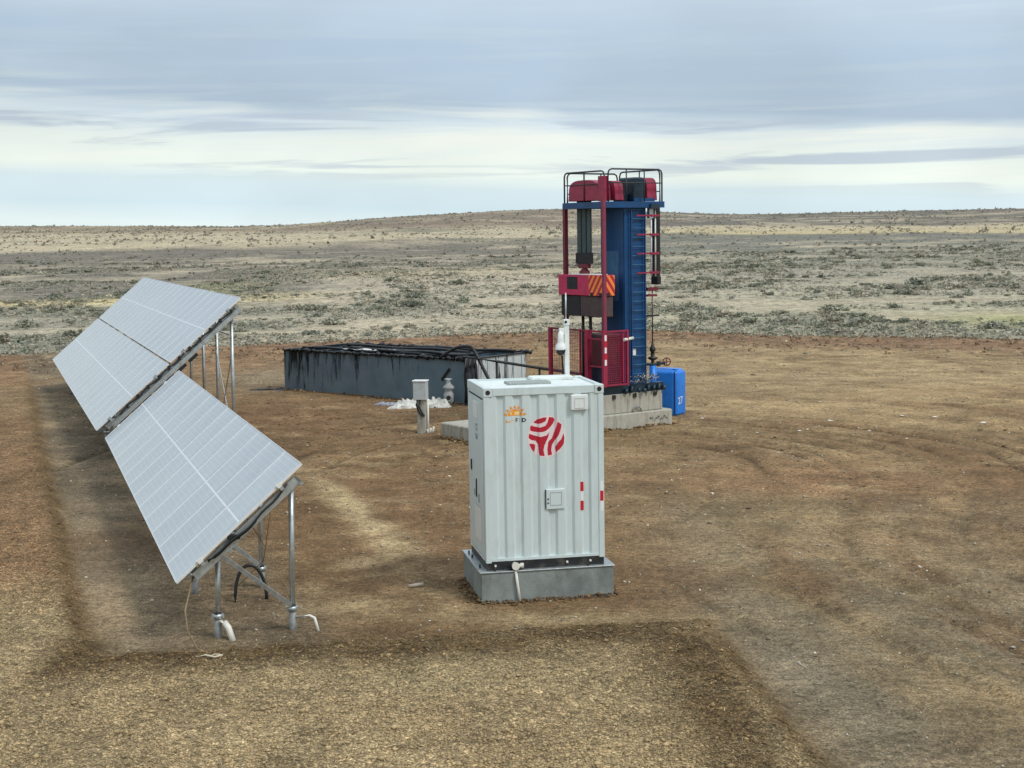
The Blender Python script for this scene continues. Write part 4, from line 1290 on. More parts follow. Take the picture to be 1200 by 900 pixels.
# blue insulated box behind
bb = empty('insulated_box', (4.88, 43.03, 0), -R(34), 'bright blue padded insulation box with white number 27, standing beside the foundation', 'insulation box')
bx = MB().box(-.96, 0, 0, .74, -.08, 1.37, c=.10)
bo = bx.build('jacket', bright_blue, bb, bevel=.035)
for p_ in bo.data.polygons: p_.use_smooth = True
MB().box(-.062, -.035, .012, .05, .05, 1.30).build('strap', mat('navy strap', (.01, .03, .14), .5, 0, .1, 5), bb)
MB().box(-.97, .002, .13, .17, 1.366, 1.378).build('top_strap', MATS['navy strap'], bb)
text_part('27', .30, white_refl, bb, Matrix(((0, 0, 1, .003), (1, 0, 0, .30), (0, 1, 0, .42), (0, 0, 0, 1))) @ Matrix.Rotation(.12, 4, 'Z'))

# ------------------------------------------------------------------ oil tank
TA = math.atan2(-5.39, 6.67)
tk = empty('oil_tank', (-1.53, 46.72, 0), TA, 'long open grey-blue steel oil tank streaked with black oil, left of the pumping unit', 'tank')
TL_, TW_, TH_ = 8.58, 3.22, 1.43
tm = bpy.data.materials.new('grey blue tank paint with oil runs'); tm.use_nodes = True
nt = tm.node_tree; p = nt.nodes['Principled BSDF']
tc = nt.nodes.new('ShaderNodeTexCoord'); vo = tc.outputs['Object']
sp = nt.nodes.new('ShaderNodeSeparateXYZ'); nt.links.new(vo, sp.inputs[0])
nb_ = noise_n(nt, vo, 1.6, 5)
rb = ramp(nt, [(0.3, (.115, .165, .205)), (0.7, (.165, .225, .26))]); nt.links.new(nb_, rb.inputs[0])
sn = noise_n(nt, mapping_n(nt, vo, (1, 1, .12)), 4.6, 8, .75)
big = noise_n(nt, mapping_n(nt, vo, (1, 1, .01), (4, 2, 0)), .55, 2)
hm = math_n(nt, 'MULTIPLY', sp.outputs['Z'], .09)
# runs are denser towards the far left half of the front wall
xm = math_n(nt, 'MULTIPLY', math_n(nt, 'ADD', sp.outputs['X'], 4.3), -.025)
tot = math_n(nt, 'ADD', math_n(nt, 'ADD', sn, hm), math_n(nt, 'ADD', xm, math_n(nt, 'MULTIPLY', math_n(nt, 'SUBTRACT', big, .5), .35)))
rs = ramp(nt, [(.625, 0), (.72, 1)]); nt.links.new(tot, rs.inputs[0])
cc = mix_n(nt, rs.outputs[0], rb.outputs[0], (.006, .009, .012))
nt.links.new(cc, p.inputs['Base Color'])
p.inputs['Specular IOR Level'].default_value = .25
rr = ramp(nt, [(0, .6), (1, .5)]); nt.links.new(rs.outputs[0], rr.inputs[0]); nt.links.new(rr.outputs[0], p.inputs['Roughness'])
tar = mat('black tar and oil', (.008, .009, .011), .42, 0, .3, 4, .5, 9, (.04, .045, .05), .6, 3)
whit_t = mat('pale streaked tank paint', (.52, .57, .57), .55, 0, .12, 3, .05, 20, (.01, .012, .014), 1.0, 3.2, (1.4, 1.4, .12), dlo=.56, dhi=.6)
th_ = .03
MB().box(-TL_, 0, 0, th_, -.2, TH_).build('front_wall', tm, tk)
MB().box(-TL_, 0, TW_ - th_, TW_, -.2, TH_).build('back_wall', tm, tk)
MB().box(-TL_, -TL_ + th_, th_, TW_ - th_, -.2, TH_).build('end_wall', tm, tk)
MB().box(-th_, 0, th_, TW_ - th_, -.2, TH_).build('end_wall', whit_t, tk, label='pale end wall of the oil tank')
for i in range(7):
    y_ = .25 + i * .45
    MB().box(.002, .035, y_, y_ + .05, 0, TH_ - .05).build('stiffener', whit_t, tk)
# rims
for (a, b, c, d) in ((-TL_ - .03, .04, -.05, .06), (-TL_ - .03, .04, TW_ - .06, TW_ + .05)):
    MB().box(a, b, c, d, TH_, TH_ + .05).build('rim', tar, tk)
for (a, b) in ((-TL_ - .04, -TL_ + .07), (-.08, .045)):
    MB().box(a, b, .062, TW_ - .062, TH_ + .002, TH_ + .046).build('rim', tar, tk)
for k, x_ in enumerate((-7.0, -5.6, -4.1, -2.7, -1.4)):
    MB().box(x_ - .06, x_ + .06, .062, TW_ - .062, TH_ - .02, TH_ + .04).build('cross_beam', tar, tk)
oil = MB()
nxo, nyo = 60, 22
vs = []; fs = []
for j in range(nyo + 1):
    for i in range(nxo + 1):
        x_ = -TL_ + th_ + (TL_ - 2 * th_) * i / nxo; y_ = th_ + (TW_ - 2 * th_) * j / nyo
        vs.append((x_, y_, TH_ - .22 + .05 * float(fbm(np.array([x_]), np.array([y_]), .8, 3, 71)[0])))
for j in range(nyo):
    for i in range(nxo):
        b = j * (nxo + 1) + i
        fs.append((b, b + 1, b + nxo + 2, b + nxo + 1))
oil.add(vs, fs, True)
oil.build('oil_surface', mat('oil and snow crust', (.010, .011, .013), .3, 0, .3, 3, .3, 6, (.5, .53, .54), .9, 1.3, dlo=.56, dhi=.60), tk)
for (ya, yb) in ((-.06, .0), (TW_ - .02, TW_ + .02)):
    m = MB()
    for k in range(34):
        xa = -TL_ + k * TL_ / 34 + random.uniform(-.1, .1)
        L_ = random.uniform(.2, .55); r_ = random.uniform(.03, .075)
        m.tube([(xa, ya + random.uniform(-.01, .04), TH_ + .02), (xa + L_ * .5, ya + .02, TH_ + .03 + r_ * .8), (xa + L_, ya, TH_ + .02)], r_, 6)
    m.build('tar_crust', tar, tk, kind='stuff')
# loose black pipes lying over the top
for i, (x0, y0, x1, y1, z_) in enumerate(((-8.1, .5, -.6, .25, .10), (-6.6, 1.0, -.2, .7, .12), (-5.2, 2.9, .0, 2.6, .10), (-7.6, 2.0, -1.2, 1.7, .12), (-4.4, .35, .1, .12, .17))):
    pts = [(x0 + (x1 - x0) * f, y0 + (y1 - y0) * f + .08 * math.sin(f * 7 + i), TH_ + z_ + .02 * math.sin(f * 11 + i * 2)) for f in np.linspace(0, 1, 14)]
    MB().tube(pts, .05, 7).build('black_hose', tar, tk)
# pale sheets on top
for (x0, x1, y0, y1, a) in ((-5.9, -3.9, .30, .62, .02), (-4.7, -3.1, .75, 1.0, -.02)):
    m = MB(); n = 14; vs = []; fs = []
    for j in range(3):
        for i in range(n + 1):
            vs.append((x0 + (x1 - x0) * i / n, y0 + (y1 - y0) * j / 2 + a * i, TH_ + .13 + .03 * random.uniform(-1, 1)))
    for j in range(2):
        for i in range(n):
            b = j * (n + 1) + i; fs.append((b, b + 1, b + n + 2, b + n + 1))
    vs2 = [(v[0], v[1], v[2] - .012) for v in vs]; k = len(vs)
    m.add(vs + vs2, fs + [tuple(q + k for q in reversed(f)) for f in fs], True)
    m.build('ice_sheet', plast, tk)
for (x_, yy_, hgt) in ((-.06, -.02, 1.45), (.0, .12, 1.4)):
    pass
# thick tar mass down the near corner
m = MB()
for k, (y_, w, l) in enumerate(((.05, .13, 1.40), (.26, .10, 1.2), (.45, .07, .9))):
    m.tube([(.05, y_, TH_ + .06), (.075, y_ + .02, TH_ - l * .3), (.06, y_ + .05, TH_ - l * .7), (.07, y_ + .03, TH_ - l)], w, 7)
m.build('tar_run', tar, tk)
# outlet pipe mark on the front wall
MB().bar((-.62, -.02, TH_ - .30), (-.98, -.02, .75), .09, .02, (0, 1, 0)).build('oil_smear_bar', tar, tk)

# steel pipe from the tank rim to the pumping unit, with two props
pipe = empty('flow_line', (0, 0, 0), 0, 'long black flow line running from the tank rim towards the pumping unit', 'pipe')
A_ = Vector((-1.55, 46.6, 1.56)); B_ = Vector((2.3, 41.9, 1.35))
MB().tube([A_, A_.lerp(B_, .3) + Vector((0, 0, .01)), A_.lerp(B_, .65), B_, B_ + Vector((.3, -.2, -.25))], .045, 8).build('pipe', black_steel, pipe)
for f in (.28, .62):
    q = A_.lerp(B_, f)
    MB().cyl((q.x, q.y, -.1), (q.x, q.y, q.z - .03), .035, n=8).build('prop', black_steel, pipe)
hose = MB()
pts = []
for f in np.linspace(0, 1, 18):
    x_ = -2.35 + 2.0 * f; 
    pts.append((x_, 46.9 - 1.3 * f, 1.50 + .42 * math.sin(min(1, f * 1.25) * PI * .9) - max(0, f - .55) * 2.9))
hose.tube(pts, .055, 8)
ho = hose.build('oil_hose', tar, None)
tag(ho, 'thick black hose arching over the near corner of the oil tank', 'hose')

# ------------------------------------------------------------------ junction box post
jb = empty('meter_post', (-2.54, 40.13, 0), R(-12), 'grey meter box on a short concrete post in front of the oil tank', 'meter box')
MB().box(-.10, .14, -.09, .09, -.2, .98, c=.012).build('post', concrete_w, jb)
MB().cyl((.20, -.02, -.1), (.20, -.02, .95), .028, n=8).build('conduit', pvc, jb)
bxx = MB().box(-.185, .185, -.15, .12, .93, 1.44, c=.01).build('box', mat('pale grey box paint', (.50, .54, .54), .5, 0, .08, 6, dirt=(.3, .3, .28), dirt_amt=.4, dscale=8), jb)
MB().box(-.205, .205, -.17, .14, 1.441, 1.475, c=.008).build('lid', white_paint, bxx)
for z_ in (1.02, 1.18, 1.33):
    MB().box(-.191, -.1855, -.09, -.03, z_ - .025, z_ + .03).build('knockout', dark_in, bxx)
MB().tube([(-.08, -.11, .93), (-.10, -.14, .8), (-.05, -.12, .62), (.05, -.12, .48), (.12, -.11, .52)], .026, 7).build('cable', black_rub, jb)
MB().tube([(0, -.11, .93), (-.03, -.13, .75), (.05, -.12, .58), (.11, -.11, .47)], .022, 7).build('cable', black_rub, jb)
for k in range(3):
    MB().cyl((.22 + .05 * k, -.06, -.05), (.20 + .09 * k, -.1, .10 + .04 * k), .03, n=7).build('pipe_stub', pvc, jb)

# crumpled white sheeting behind it
def crumple(name, x, y, sx, sy, sz, seed, label, cat, m_=plast, group=None):
    n = 26; vs = []; fs = []
    zg = gz(x, y)
    for j in range(n + 1):
        for i in range(n + 1):
            u = i / n * 2 - 1; v = j / n * 2 - 1
            r_ = max(0, 1 - u * u - v * v * .9)
            k = float(fbm(np.array([u * 2 + seed]), np.array([v * 2.0]), .7, 4, seed)[0])
            a = 1 + .6 * float(fbm(np.array([u + seed]), np.array([v]), .5, 4, seed + 5)[0])
            vs.append((u * sx * a, v * sy * a, -.03 + sz * (r_ ** .6) * (.7 + .9 * k)))
    for j in range(n):
        for i in range(n):
            b = j * (n + 1) + i
            if (vs[b][2] + vs[b + n + 2][2]) > -.045: fs.append((b, b + 1, b + n + 2, b + n + 1))
    vs2 = [(v[0], v[1], v[2] - .02) for v in vs]; k = len(vs)
    m = MB().add(vs + vs2, fs + [tuple(q + k for q in reversed(f)) for f in fs], False)
    o = m.build(name, m_, None)
    o.location = (x, y, zg)
    tag(o, label, cat, group)
    return o
crumple('plastic_sheet', -3.35, 46.0, .62, .30, .36, 3, 'larger crumpled white plastic sheet at the foot of the tank, left of the meter box', 'plastic sheet')
crumple('plastic_sheet', -2.45, 46.0, .50, .26, .34, 8, 'crumpled white plastic sheet at the foot of the tank, right of the meter box', 'plastic sheet')
crumple('plastic_sheet', -4.05, 46.9, .45, .22, .14, 12, 'flat grey-blue plastic sheet lying at the base of the tank wall', 'plastic sheet', mat('grey blue sheeting', (.30, .33, .38), .5, 0, .1, 6))
crumple('tar_puddle', -8.6, 52.0, 1.0, .25, .10, 15, 'black tar patch spilled at the left end of the oil tank', 'tar patch', tar)
m = MB(); MB.tube
wr_ = MB().tube([(-1.15, 44.7, .03), (-.95, 44.6, .10), (-.7, 44.55, .16)], .035, 6).build('plastic_strip', plast, None)
tag(wr_, 'short white strip lying on the soil left of the container roof line', 'plastic strip')

# tank outlet valve
vv = empty('outlet_valve', (-2.05, 46.55, -.12), 0, 'pale grey flanged valve standing against the front of the oil tank', 'valve')
MB().lathe([(.10, -.1), (.10, .18), (.16, .22), (.16, .50), (.12, .56), (.12, .62), (.19, .68), (.19, .72), (.08, .82), (.05, .95)], (0, 0, 0), 14).build('valve_body', mat('dull grey valve paint', (.36, .38, .37), .75, 0, .2, 8, dirt=(.1, .1, .1), dirt_amt=.5, dscale=6), vv)
MB().cyl((0, -.20, .38), (0, -.10, .38), .11, n=14).build('flange', galv, vv)
MB().cyl((0, -.206, .38), (0, -.202, .38), .075, n=14).build('bore', dark_in, vv)
MB().tube([(.12 * math.cos(a), .12 * math.sin(a), .97) for a in np.linspace(0, 2 * PI, 15)[:-1]], .018, 6, closed=True).bar((-.12, 0, .97), (.12, 0, .97), .02, .02).build('handwheel', galv, vv)
MB().cyl((.0, .1, .30), (.0, .55, .30), .06, n=10).build('feed_pipe', galv, vv)

# small litter
def stick(name, x, y, L, r_, rz, mt_, label, cat):
    o = MB().cyl((-L / 2, 0, r_), (L / 2, 0, r_ + .01), r_, n=8).build(name, mt_, None)
    o.location = (x, y, gz(x, y)); o.rotation_euler = (0, 0, rz)
    return tag(o, label, cat)
stick('pipe_offcut', -1.55, 22.22, .24, .028, .35, mat('pale pipe', (.55, .47, .38), .6, 0, .1, 8), 'short pale pipe offcut lying on the soil left of the plinth', 'pipe offcut')
m = MB().tube([(-.17, 0, .02), (-.05, .02, .035), (.08, -.02, .02), (.17, .03, .03)], .014, 6).tube([(.0, 0, .03), (.06, .07, .03), (.13, .09, .02)], .010, 5)
tw = m.build('dry_twig', mat('bleached wood', (.60, .52, .38), .8, 0, .1, 8), None); tw.location = (-3.92, 18.05, gz(-3.92, 18.05)); tag(tw, 'pale bleached twig on the bank below the near solar panels', 'twig')

# ------------------------------------------------------------------ clods, pebbles, shrubs (stuff)
def joined(name, pts, scl, proto_list, mt_, rots=None, colr=None, attr='tint', sq=None):
    """pts (N,3); scl (N,) ; protos list of (V (n,3), F (m,3))"""
    N = len(pts)
    which = rng.integers(0, len(proto_list), N)
    allv = []; allf = []; allc = []; base_ = 0
    rot = rng.uniform(0, 2 * PI, N)
    for k, (V, Fc) in enumerate(proto_list):
        sel = np.where(which == k)[0]
        if len(sel) == 0: continue
        c, s_ = np.cos(rot[sel]), np.sin(rot[sel])
        S = scl[sel]
        x = V[None, :, 0] * c[:, None] - V[None, :, 1] * s_[:, None]
        y = V[None, :, 0] * s_[:, None] + V[None, :, 1] * c[:, None]
        z = np.broadcast_to(V[None, :, 2], x.shape)
        zs_ = S if sq is None else S * sq[sel]
        P = np.stack([x * S[:, None] + pts[sel, 0:1], y * S[:, None] + pts[sel, 1:2], z * zs_[:, None] + pts[sel, 2:3]], -1)
        allv.append(P.reshape(-1, 3))
        off = (np.arange(len(sel)) * len(V))[:, None, None] + base_
        allf.append((Fc[None] + off).reshape(-1, 3))
        base_ += len(sel) * len(V)
        if colr is not None: allc.append(np.repeat(colr[sel], len(V), 0))
    v = np.concatenate(allv); f = np.concatenate(allf)
    me_ = bpy.data.meshes.new(name)
    me_.vertices.add(len(v)); me_.vertices.foreach_set('co', v.ravel().astype(np.float32))
    me_.loops.add(f.size); me_.loops.foreach_set('vertex_index', f.ravel().astype(np.int32))
    me_.polygons.add(len(f)); me_.polygons.foreach_set('loop_start', (np.arange(len(f)) * 3).astype(np.int32))
    me_.update(calc_edges=True)
    if colr is not None:
        a = me_.color_attributes.new(attr, 'FLOAT_COLOR', 'POINT')
        cc_ = np.concatenate(allc)
        a.data.foreach_set('color', np.concatenate([cc_, np.ones((len(cc_), 1))], 1).ravel().astype(np.float32))
    me_.materials.append(mt_)
    o = bpy.data.objects.new(name, me_); COL.objects.link(o)
    tag(o, kind='stuff')
    return o

def attr_mat(name, rough=.95, attr='tint', vs_=6., var=.25):
    m_ = bpy.data.materials.new(name); m_.use_nodes = True
    nt = m_.node_tree; p = nt.nodes['Principled BSDF']
    a = nt.nodes.new('ShaderNodeAttribute'); a.attribute_name = attr
    tc = nt.nodes.new('ShaderNodeTexCoord')
    n = noise_n(nt, tc.outputs['Object'], vs_, 4)
    r = ramp(nt, [(.3, 1 - var), (.7, 1 + var)]); nt.links.new(n, r.inputs[0])
    nt.links.new(mix_n(nt, 1.0, a.outputs['Color'], r.outputs[0], 'MULTIPLY'), p.inputs['Base Color'])
    p.inputs['Roughness'].default_value = rough
    p.inputs['Specular IOR Level'].default_value = .2
    return m_

# rock-like protos
def clod_proto(seed):
    r_ = np.random.default_rng(seed)
    V = np.array([(1, 0, 0), (0, 1, 0), (-1, 0, 0), (0, -1, 0), (0, 0, .75), (0, 0, -.5)], float)
    V = V * r_.uniform(.6, 1.35, (6, 1)) + r_.uniform(-.2, .2, (6, 3))
    Fc = np.array([(0, 1, 4), (1, 2, 4), (2, 3, 4), (3, 0, 4), (1, 0, 5), (2, 1, 5), (3, 2, 5), (0, 3, 5)])
    return V, Fc
protos = [clod_proto(i) for i in range(8)]
# clods over the rough plateau
N = 170000
yr = 13.6 * (46 / 13.6) ** rng.uniform(0, 1, N) ** 1.25
xr = rng.uniform(-.44, .44, N) * yr
sv = plateau(xr, yr)
dens = fbm(xr, yr, .9, 3, 301)
keep = (sv > -.25) & (yr < 40) & (dens + rng.uniform(-.6, .6, N) > -.05)
keep |= (rng.uniform(0, 1, N) < .10)
xr, yr = xr[keep], yr[keep]; sv = sv[keep]
zr = ground_z(xr, yr)
sc_ = np.exp(rng.normal(math.log(.009), .5, len(xr))) * np.where(sv > -.2, 1.15, .6)
sc_ = np.clip(sc_, .004, .04)
base_c = ground_col(xr, yr)
tint = base_c * np.exp(rng.normal(.12, .32, (len(xr), 1)))
tint = tint * np.minimum(1, .5 / tint.max(1, keepdims=True))
clod_m = attr_mat('soil clod')
joined('soil_clods', np.stack([xr, yr, zr + sc_ * .2], -1), sc_, protos, clod_m, colr=tint)
# dry straw and chopped stems on the plateau
def straw_proto(seed):
    r_ = np.random.default_rng(seed)
    a = r_.uniform(0, PI); L = 1.0; w = .09
    d = np.array([math.cos(a), math.sin(a), r_.uniform(.05, .5)]); n = np.array([-math.sin(a), math.cos(a), 0]) * w
    b = -d * .5
    b[2] = 0; e = d * .5; e[2] = d[2]
    up_ = np.array([0, 0, w])
    V = np.array([b - n, b + n, b + up_, e - n * .5, e + n * .5, e + up_ * .5])
    Fc = np.array([(0, 3, 2), (3, 5, 2), (1, 2, 4), (2, 5, 4), (0, 1, 3), (1, 4, 3)])
    return V, Fc
N = 42000
yr = 13.6 * (40 / 13.6) ** rng.uniform(0, 1, N) ** 1.2
xr = rng.uniform(-.44, .44, N) * yr
sv = plateau(xr, yr)
keep = (sv > -.1) & (fbm(xr, yr, 1.3, 3, 331) + rng.uniform(-.7, .7, N) > 0)
xr, yr = xr[keep], yr[keep]
tint = C3(.40, .33, .20)[None] * np.exp(rng.normal(-.1, .35, (len(xr), 1)))
joined('dry_straw', np.stack([xr, yr, ground_z(xr, yr) + .004], -1), np.exp(rng.normal(math.log(.032), .4, len(xr))), [straw_proto(i) for i in range(10)], clod_m, colr=tint)
# pebbles on the yard
N = 9000
yr = 14 * (75 / 14) ** rng.uniform(0, 1, N); xr = rng.uniform(-.4, .44, N) * yr
keep = (plateau(xr, yr) < -.3)
xr, yr = xr[keep], yr[keep]
sc_ = np.clip(np.exp(rng.normal(math.log(.013), .5, len(xr))), .006, .05) * (yr / 25) ** .5
tint = C3(.40, .36, .28)[None] * np.exp(rng.normal(-.15, .4, (len(xr), 1)))
joined('pebbles', np.stack([xr, yr, ground_z(xr, yr) + sc_ * .2], -1), sc_, protos, clod_m, colr=np.clip(tint, .03, .8))
# pale scraps on the right-hand yard : countable, each its own object
scr_me = [MB().add(*[(lambda V, Fc: ([tuple(v) for v in V * np.array([1.3, .8, .45])], [tuple(f) for f in Fc]))(*protos[i])][0]).mesh('pale_stone', mat('pale limestone', (.72, .70, .62), .8, 0, .1, 20)) for i in range(4)]
spots = [(972, 492, .10), (1152, 497, .09), (1095, 489, .07), (1058, 488, .10), (1062, 514, .06), (937, 504, .06), (946, 502, .05), (888, 506, .06), (1027, 501, .06), (1019, 504, .05), (1006, 500, .05), (912, 529, .05), (858, 527, .06), (823, 490, .06), (960, 498, .04), (1032, 497, .05)]
def inv_px(px_, py_):
    X = (px_ - 600) / F_PX; U = -(py_ - 450) / F_PX
    d_ = _f + _r * X + _u * U
    t_ = -CAM_H / d_.z
    return d_.x * t_, d_.y * t_
stone_xy = [(8.64, 41.3), (12.6, 39.7), (11.5, 40.9), (10.65, 41.2), (10.2, 37.9)]
for k, (a, b, r_) in enumerate(spots):
    x_, y_ = inv_px(a, b)
    o = bpy.data.objects.new('pale_stone', scr_me[k % 4]); COL.objects.link(o)
    o.location = (x_, y_, gz(x_, y_) + r_ * .15); o.scale = (r_, r_, r_); o.rotation_euler = (0, 0, k * 1.7)
    tag(o, 'small pale stone lying on the open tan yard right of the pumping unit', 'stone', 'pale stones on the yard')

# ------------------------------------------------------------------ shrubs
def shrub_proto(seed, n, leaf):
    r_ = np.random.default_rng(seed)
    # a few sub-clumps of small leaf faces in a low dome
    k = max(3, n // 26)
    cl = r_.uniform(-.62, .62, (k, 3)); cl[:, 2] = r_.uniform(.08, .42, k) * (1 - .5 * np.hypot(cl[:, 0], cl[:, 1]))
    V = []; Fc = []
    for i in range(n):
        c = cl[r_.integers(0, k)]
        d = r_.normal(0, 1, 3); d /= np.linalg.norm(d)
        rad = .34 * r_.uniform(.3, 1) ** .5
        p_ = c + d * rad * np.array([1, 1, .75])
        p_[2] = abs(p_[2])
        a = r_.normal(0, 1, 3); a /= np.linalg.norm(a)
        a[2] = abs(a[2]) * 1.2
        b = np.cross(a, r_.normal(0, 1, 3)); b /= np.linalg.norm(b) + 1e-6
        s_ = leaf * r_.uniform(.6, 1.4)
        q = len(V)
        V += [p_ - b * s_ * .5, p_ + b * s_ * .5, p_ + a * s_ * 1.2]
        Fc.append((q, q + 1, q + 2))
    return np.array(V), np.array(Fc)
leaf_m = attr_mat('sage leaves', .85, 'tint', 3., .2)
steppe_cols = np.array([(.25, .26, .19), (.30, .295, .225), (.36, .33, .25), (.22, .23, .175), (.44, .39, .29)])

def scatter(N, d0, d1, powr, amax=.52):
    u = rng.uniform(0, 1, N)
    d = (d0 ** powr + u * (d1 ** powr - d0 ** powr)) ** (1 / powr)
    a = rng.uniform(-amax, amax, N)
    return a * d, d
# nearest shrubs : individuals
x_, y_ = scatter(7000, 70, 250, 1.45)
cl = fbm(x_, y_, 9, 4, 221) + .6 * fbm(x_, y_, 3.5, 3, 402)
pe = pad_edge(x_, y_)
keep = (pe > 1.5) & (cl < rng.uniform(-.3, .25, len(x_)))
x_, y_ = x_[keep], y_[keep]
r_s = np.exp(rng.normal(math.log(.46), .36, len(x_))) * np.where(x_ / y_ > .1, 1.12, .92)
order = np.argsort(-(r_s / y_) * np.where(np.abs(x_ / y_) < .36, 1, 0))
ind, rest = order[:300], order[300:]
tints = [steppe_cols[i] for i in (0, 1, 2, 3)]
sh_protos = [shrub_proto(500 + i, 230, .17) for i in range(8)]
sh_me = []
for i, (V, Fc) in enumerate(sh_protos):
    me_ = bpy.data.meshes.new('shrub'); me_.from_pydata([tuple(v) for v in V], [], [tuple(int(q) for q in f) for f in Fc])
    a = me_.color_attributes.new('tint', 'FLOAT_COLOR', 'POINT')
    t_ = np.array(tints[i % 4])
    hv = np.random.default_rng(i).uniform(.75, 1.3, (len(Fc), 1)).repeat(3, 0)
    a.data.foreach_set('color', np.concatenate([t_[None] * hv, np.ones((len(V), 1))], 1).ravel().astype(np.float32))
    me_.materials.append(leaf_m); me_.update()
    sh_me.append(me_)
zsh = ground_z(x_, y_)
for k in ind:
    i = int(rng.integers(0, 8))
    o = bpy.data.objects.new('shrub', sh_me[i]); COL.objects.link(o)
    r_ = float(r_s[k])
    o.location = (float(x_[k]), float(y_[k]), float(zsh[k]) - .03 * r_)
    o.rotation_euler = (0, 0, float(rng.uniform(0, 6.28))); o.scale = (r_, r_, r_ * float(rng.uniform(.55, .85)))
    tag(o, 'low grey-green sagebrush shrub on the steppe beyond the bare pad', 'shrub', 'sagebrush shrubs scattered over the steppe')
mid_protos = [shrub_proto(600 + i, 70, .27) for i in range(8)]
xr, yr = x_[rest], y_[rest]
ci = rng.integers(0, 5, len(rest))
joined('steppe_shrubs', np.stack([xr, yr, zsh[rest] - .02], -1), r_s[rest], mid_protos, leaf_m, colr=steppe_cols[ci] * np.exp(rng.normal(0, .2, (len(rest), 1))), sq=rng.uniform(.5, .85, len(rest)))
# low tussocks of dry grass and small sage between
x_, y_ = scatter(75000, 66, 230, 1.15)
pe = pad_edge(x_, y_)
keep = (pe > -.4) & ((fbm(x_, y_, 9, 4, 221) * 1.3 < rng.uniform(-.55, .35, len(x_))) | (pe < 9))
x_, y_ = x_[keep], y_[keep]
tus = [shrub_proto(700 + i, 10, .6) for i in range(8)]
tc_ = np.array([(.32, .315, .25), (.42, .39, .30), (.37, .35, .27), (.29, .30, .235), (.48, .43, .33)])[rng.integers(0, 5, len(x_))]
joined('grass_tussocks', np.stack([x_, y_, ground_z(x_, y_) - .01], -1), rng.uniform(.09, .26, len(x_)), tus, leaf_m, colr=tc_, sq=rng.uniform(.5, .9, len(x_)))
# far shrubs
x_, y_ = scatter(17000, 200, 640, 1.5, .5)
d_ = np.hypot(x_ * .77, y_)
dens = fbm(x_, y_, 22, 4, 431)
keep = (dens < rng.uniform(-.5, .5, len(x_))) & ((d_ > 330) | (rng.uniform(0, 1, len(x_)) < .45))
x_, y_ = x_[keep], y_[keep]
far_p = [shrub_proto(800 + i, 16, .5) for i in range(8)]
fc = np.array([(.30, .28, .22), (.34, .31, .24), (.38, .33, .25), (.26, .25, .21)])[rng.integers(0, 4, len(x_))]
joined('distant_shrubs', np.stack([x_, y_, ground_z(x_, y_) - .05], -1), np.exp(rng.normal(math.log(.36), .35, len(x_))), far_p, leaf_m, colr=fc, sq=rng.uniform(.7, 1.2, len(x_)))

# dry reddish tufts and spoil lumps along the far edge of the pad
N = 16000
x_ = rng.uniform(-32, 36, N); y_ = rng.uniform(52, 84, N)
pe = pad_edge(x_, y_)
keep = (pe < 1.5) & (pe > -14 * rng.uniform(0, 1, N) ** 1.5) & (fbm(x_, y_, 4, 3, 451) > rng.uniform(-.6, .4, N))
x_, y_ = x_[keep], y_[keep]
tc_ = np.array([(.26, .17, .11), (.34, .24, .15), (.20, .14, .09), (.40, .33, .22), (.28, .27, .18)])[rng.integers(0, 5, len(x_))]
joined('dry_tufts', np.stack([x_, y_, ground_z(x_, y_) - .01], -1), rng.uniform(.05, .17, len(x_)), tus, leaf_m, colr=tc_, sq=rng.uniform(.5, 1.0, len(x_)))

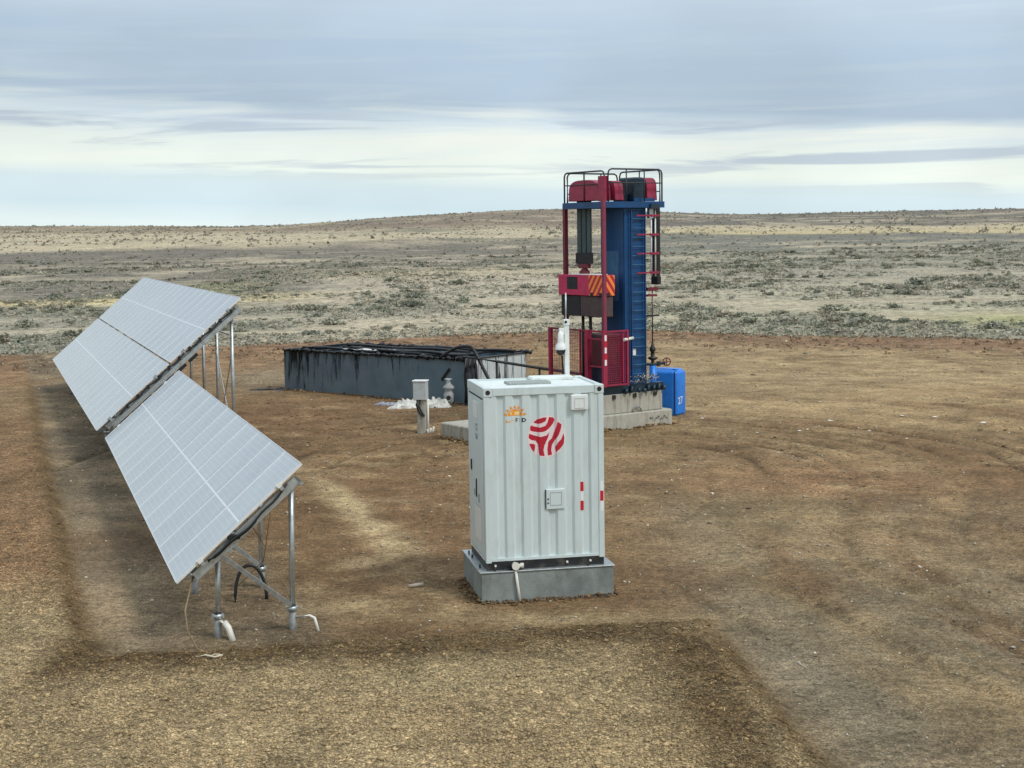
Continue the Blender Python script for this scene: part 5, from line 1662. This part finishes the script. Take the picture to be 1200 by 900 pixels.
N = 15000
y_ = 26 * (76 / 26) ** rng.uniform(0, 1, N) ** .8; x_ = rng.uniform(-.40, .44, N) * y_
keep = (plateau(x_, y_) < -.3) & (pad_edge(x_, y_) < -1) & (fbm(x_, y_, 3.5, 4, 471) > rng.uniform(-.5, .5, N))
x_, y_ = x_[keep], y_[keep]
r_ = np.clip(np.exp(rng.normal(math.log(.022), .5, len(x_))), .01, .09) * (y_ / 40) ** .6
tc_ = ground_col(x_, y_) * np.exp(rng.normal(-.15, .38, (len(x_), 1)))
joined('soil_lumps', np.stack([x_, y_, ground_z(x_, y_) + r_ * .1], -1), r_, protos, clod_m, colr=np.clip(tc_, .03, .5), sq=rng.uniform(.35, .8, len(x_)))

# loose soil heaped against the plinth, the foundation and the tank
def edge_pts(n, ox, oy, rz, x0, x1, y0, y1, spread):
    t = rng.uniform(0, 1, n); side = rng.integers(0, 4, n)
    out_d = np.abs(rng.normal(0, spread, n))
    lx_ = np.where(side == 0, x0 + (x1 - x0) * t, np.where(side == 1, x0 + (x1 - x0) * t, np.where(side == 2, x0 - out_d, x1 + out_d)))
    ly_ = np.where(side == 0, y0 - out_d, np.where(side == 1, y1 + out_d, y0 + (y1 - y0) * t))
    c_, s__ = math.cos(rz), math.sin(rz)
    return ox + lx_ * c_ - ly_ * s__, oy + lx_ * s__ + ly_ * c_, out_d
P_ = [edge_pts(1500, CX, CY, -CA, -.095, CW + .115, -.075, CD + .12, .07),
      edge_pts(1500, OX, OY, RZ, -4.25, 2.42, -.03, 1.88, .12),
      edge_pts(1800, -1.53, 46.72, TA, -TL_, 0, 0, TW_, .14)]
x_ = np.concatenate([a[0] for a in P_]); y_ = np.concatenate([a[1] for a in P_]); od = np.concatenate([a[2] for a in P_])
r_ = np.clip(np.exp(rng.normal(math.log(.016), .5, len(x_))), .007, .06) * np.where(y_ > 30, 1.9, 1.0)
tc_ = ground_col(x_, y_) * .85 * np.exp(rng.normal(0, .32, (len(x_), 1)))
joined('heaped_soil', np.stack([x_, y_, ground_z(x_, y_) + r_ * .2 + np.maximum(0, .035 - od * .4)], -1), r_, protos, clod_m, colr=np.clip(tc_, .03, .5), sq=rng.uniform(.5, .9, len(x_)))
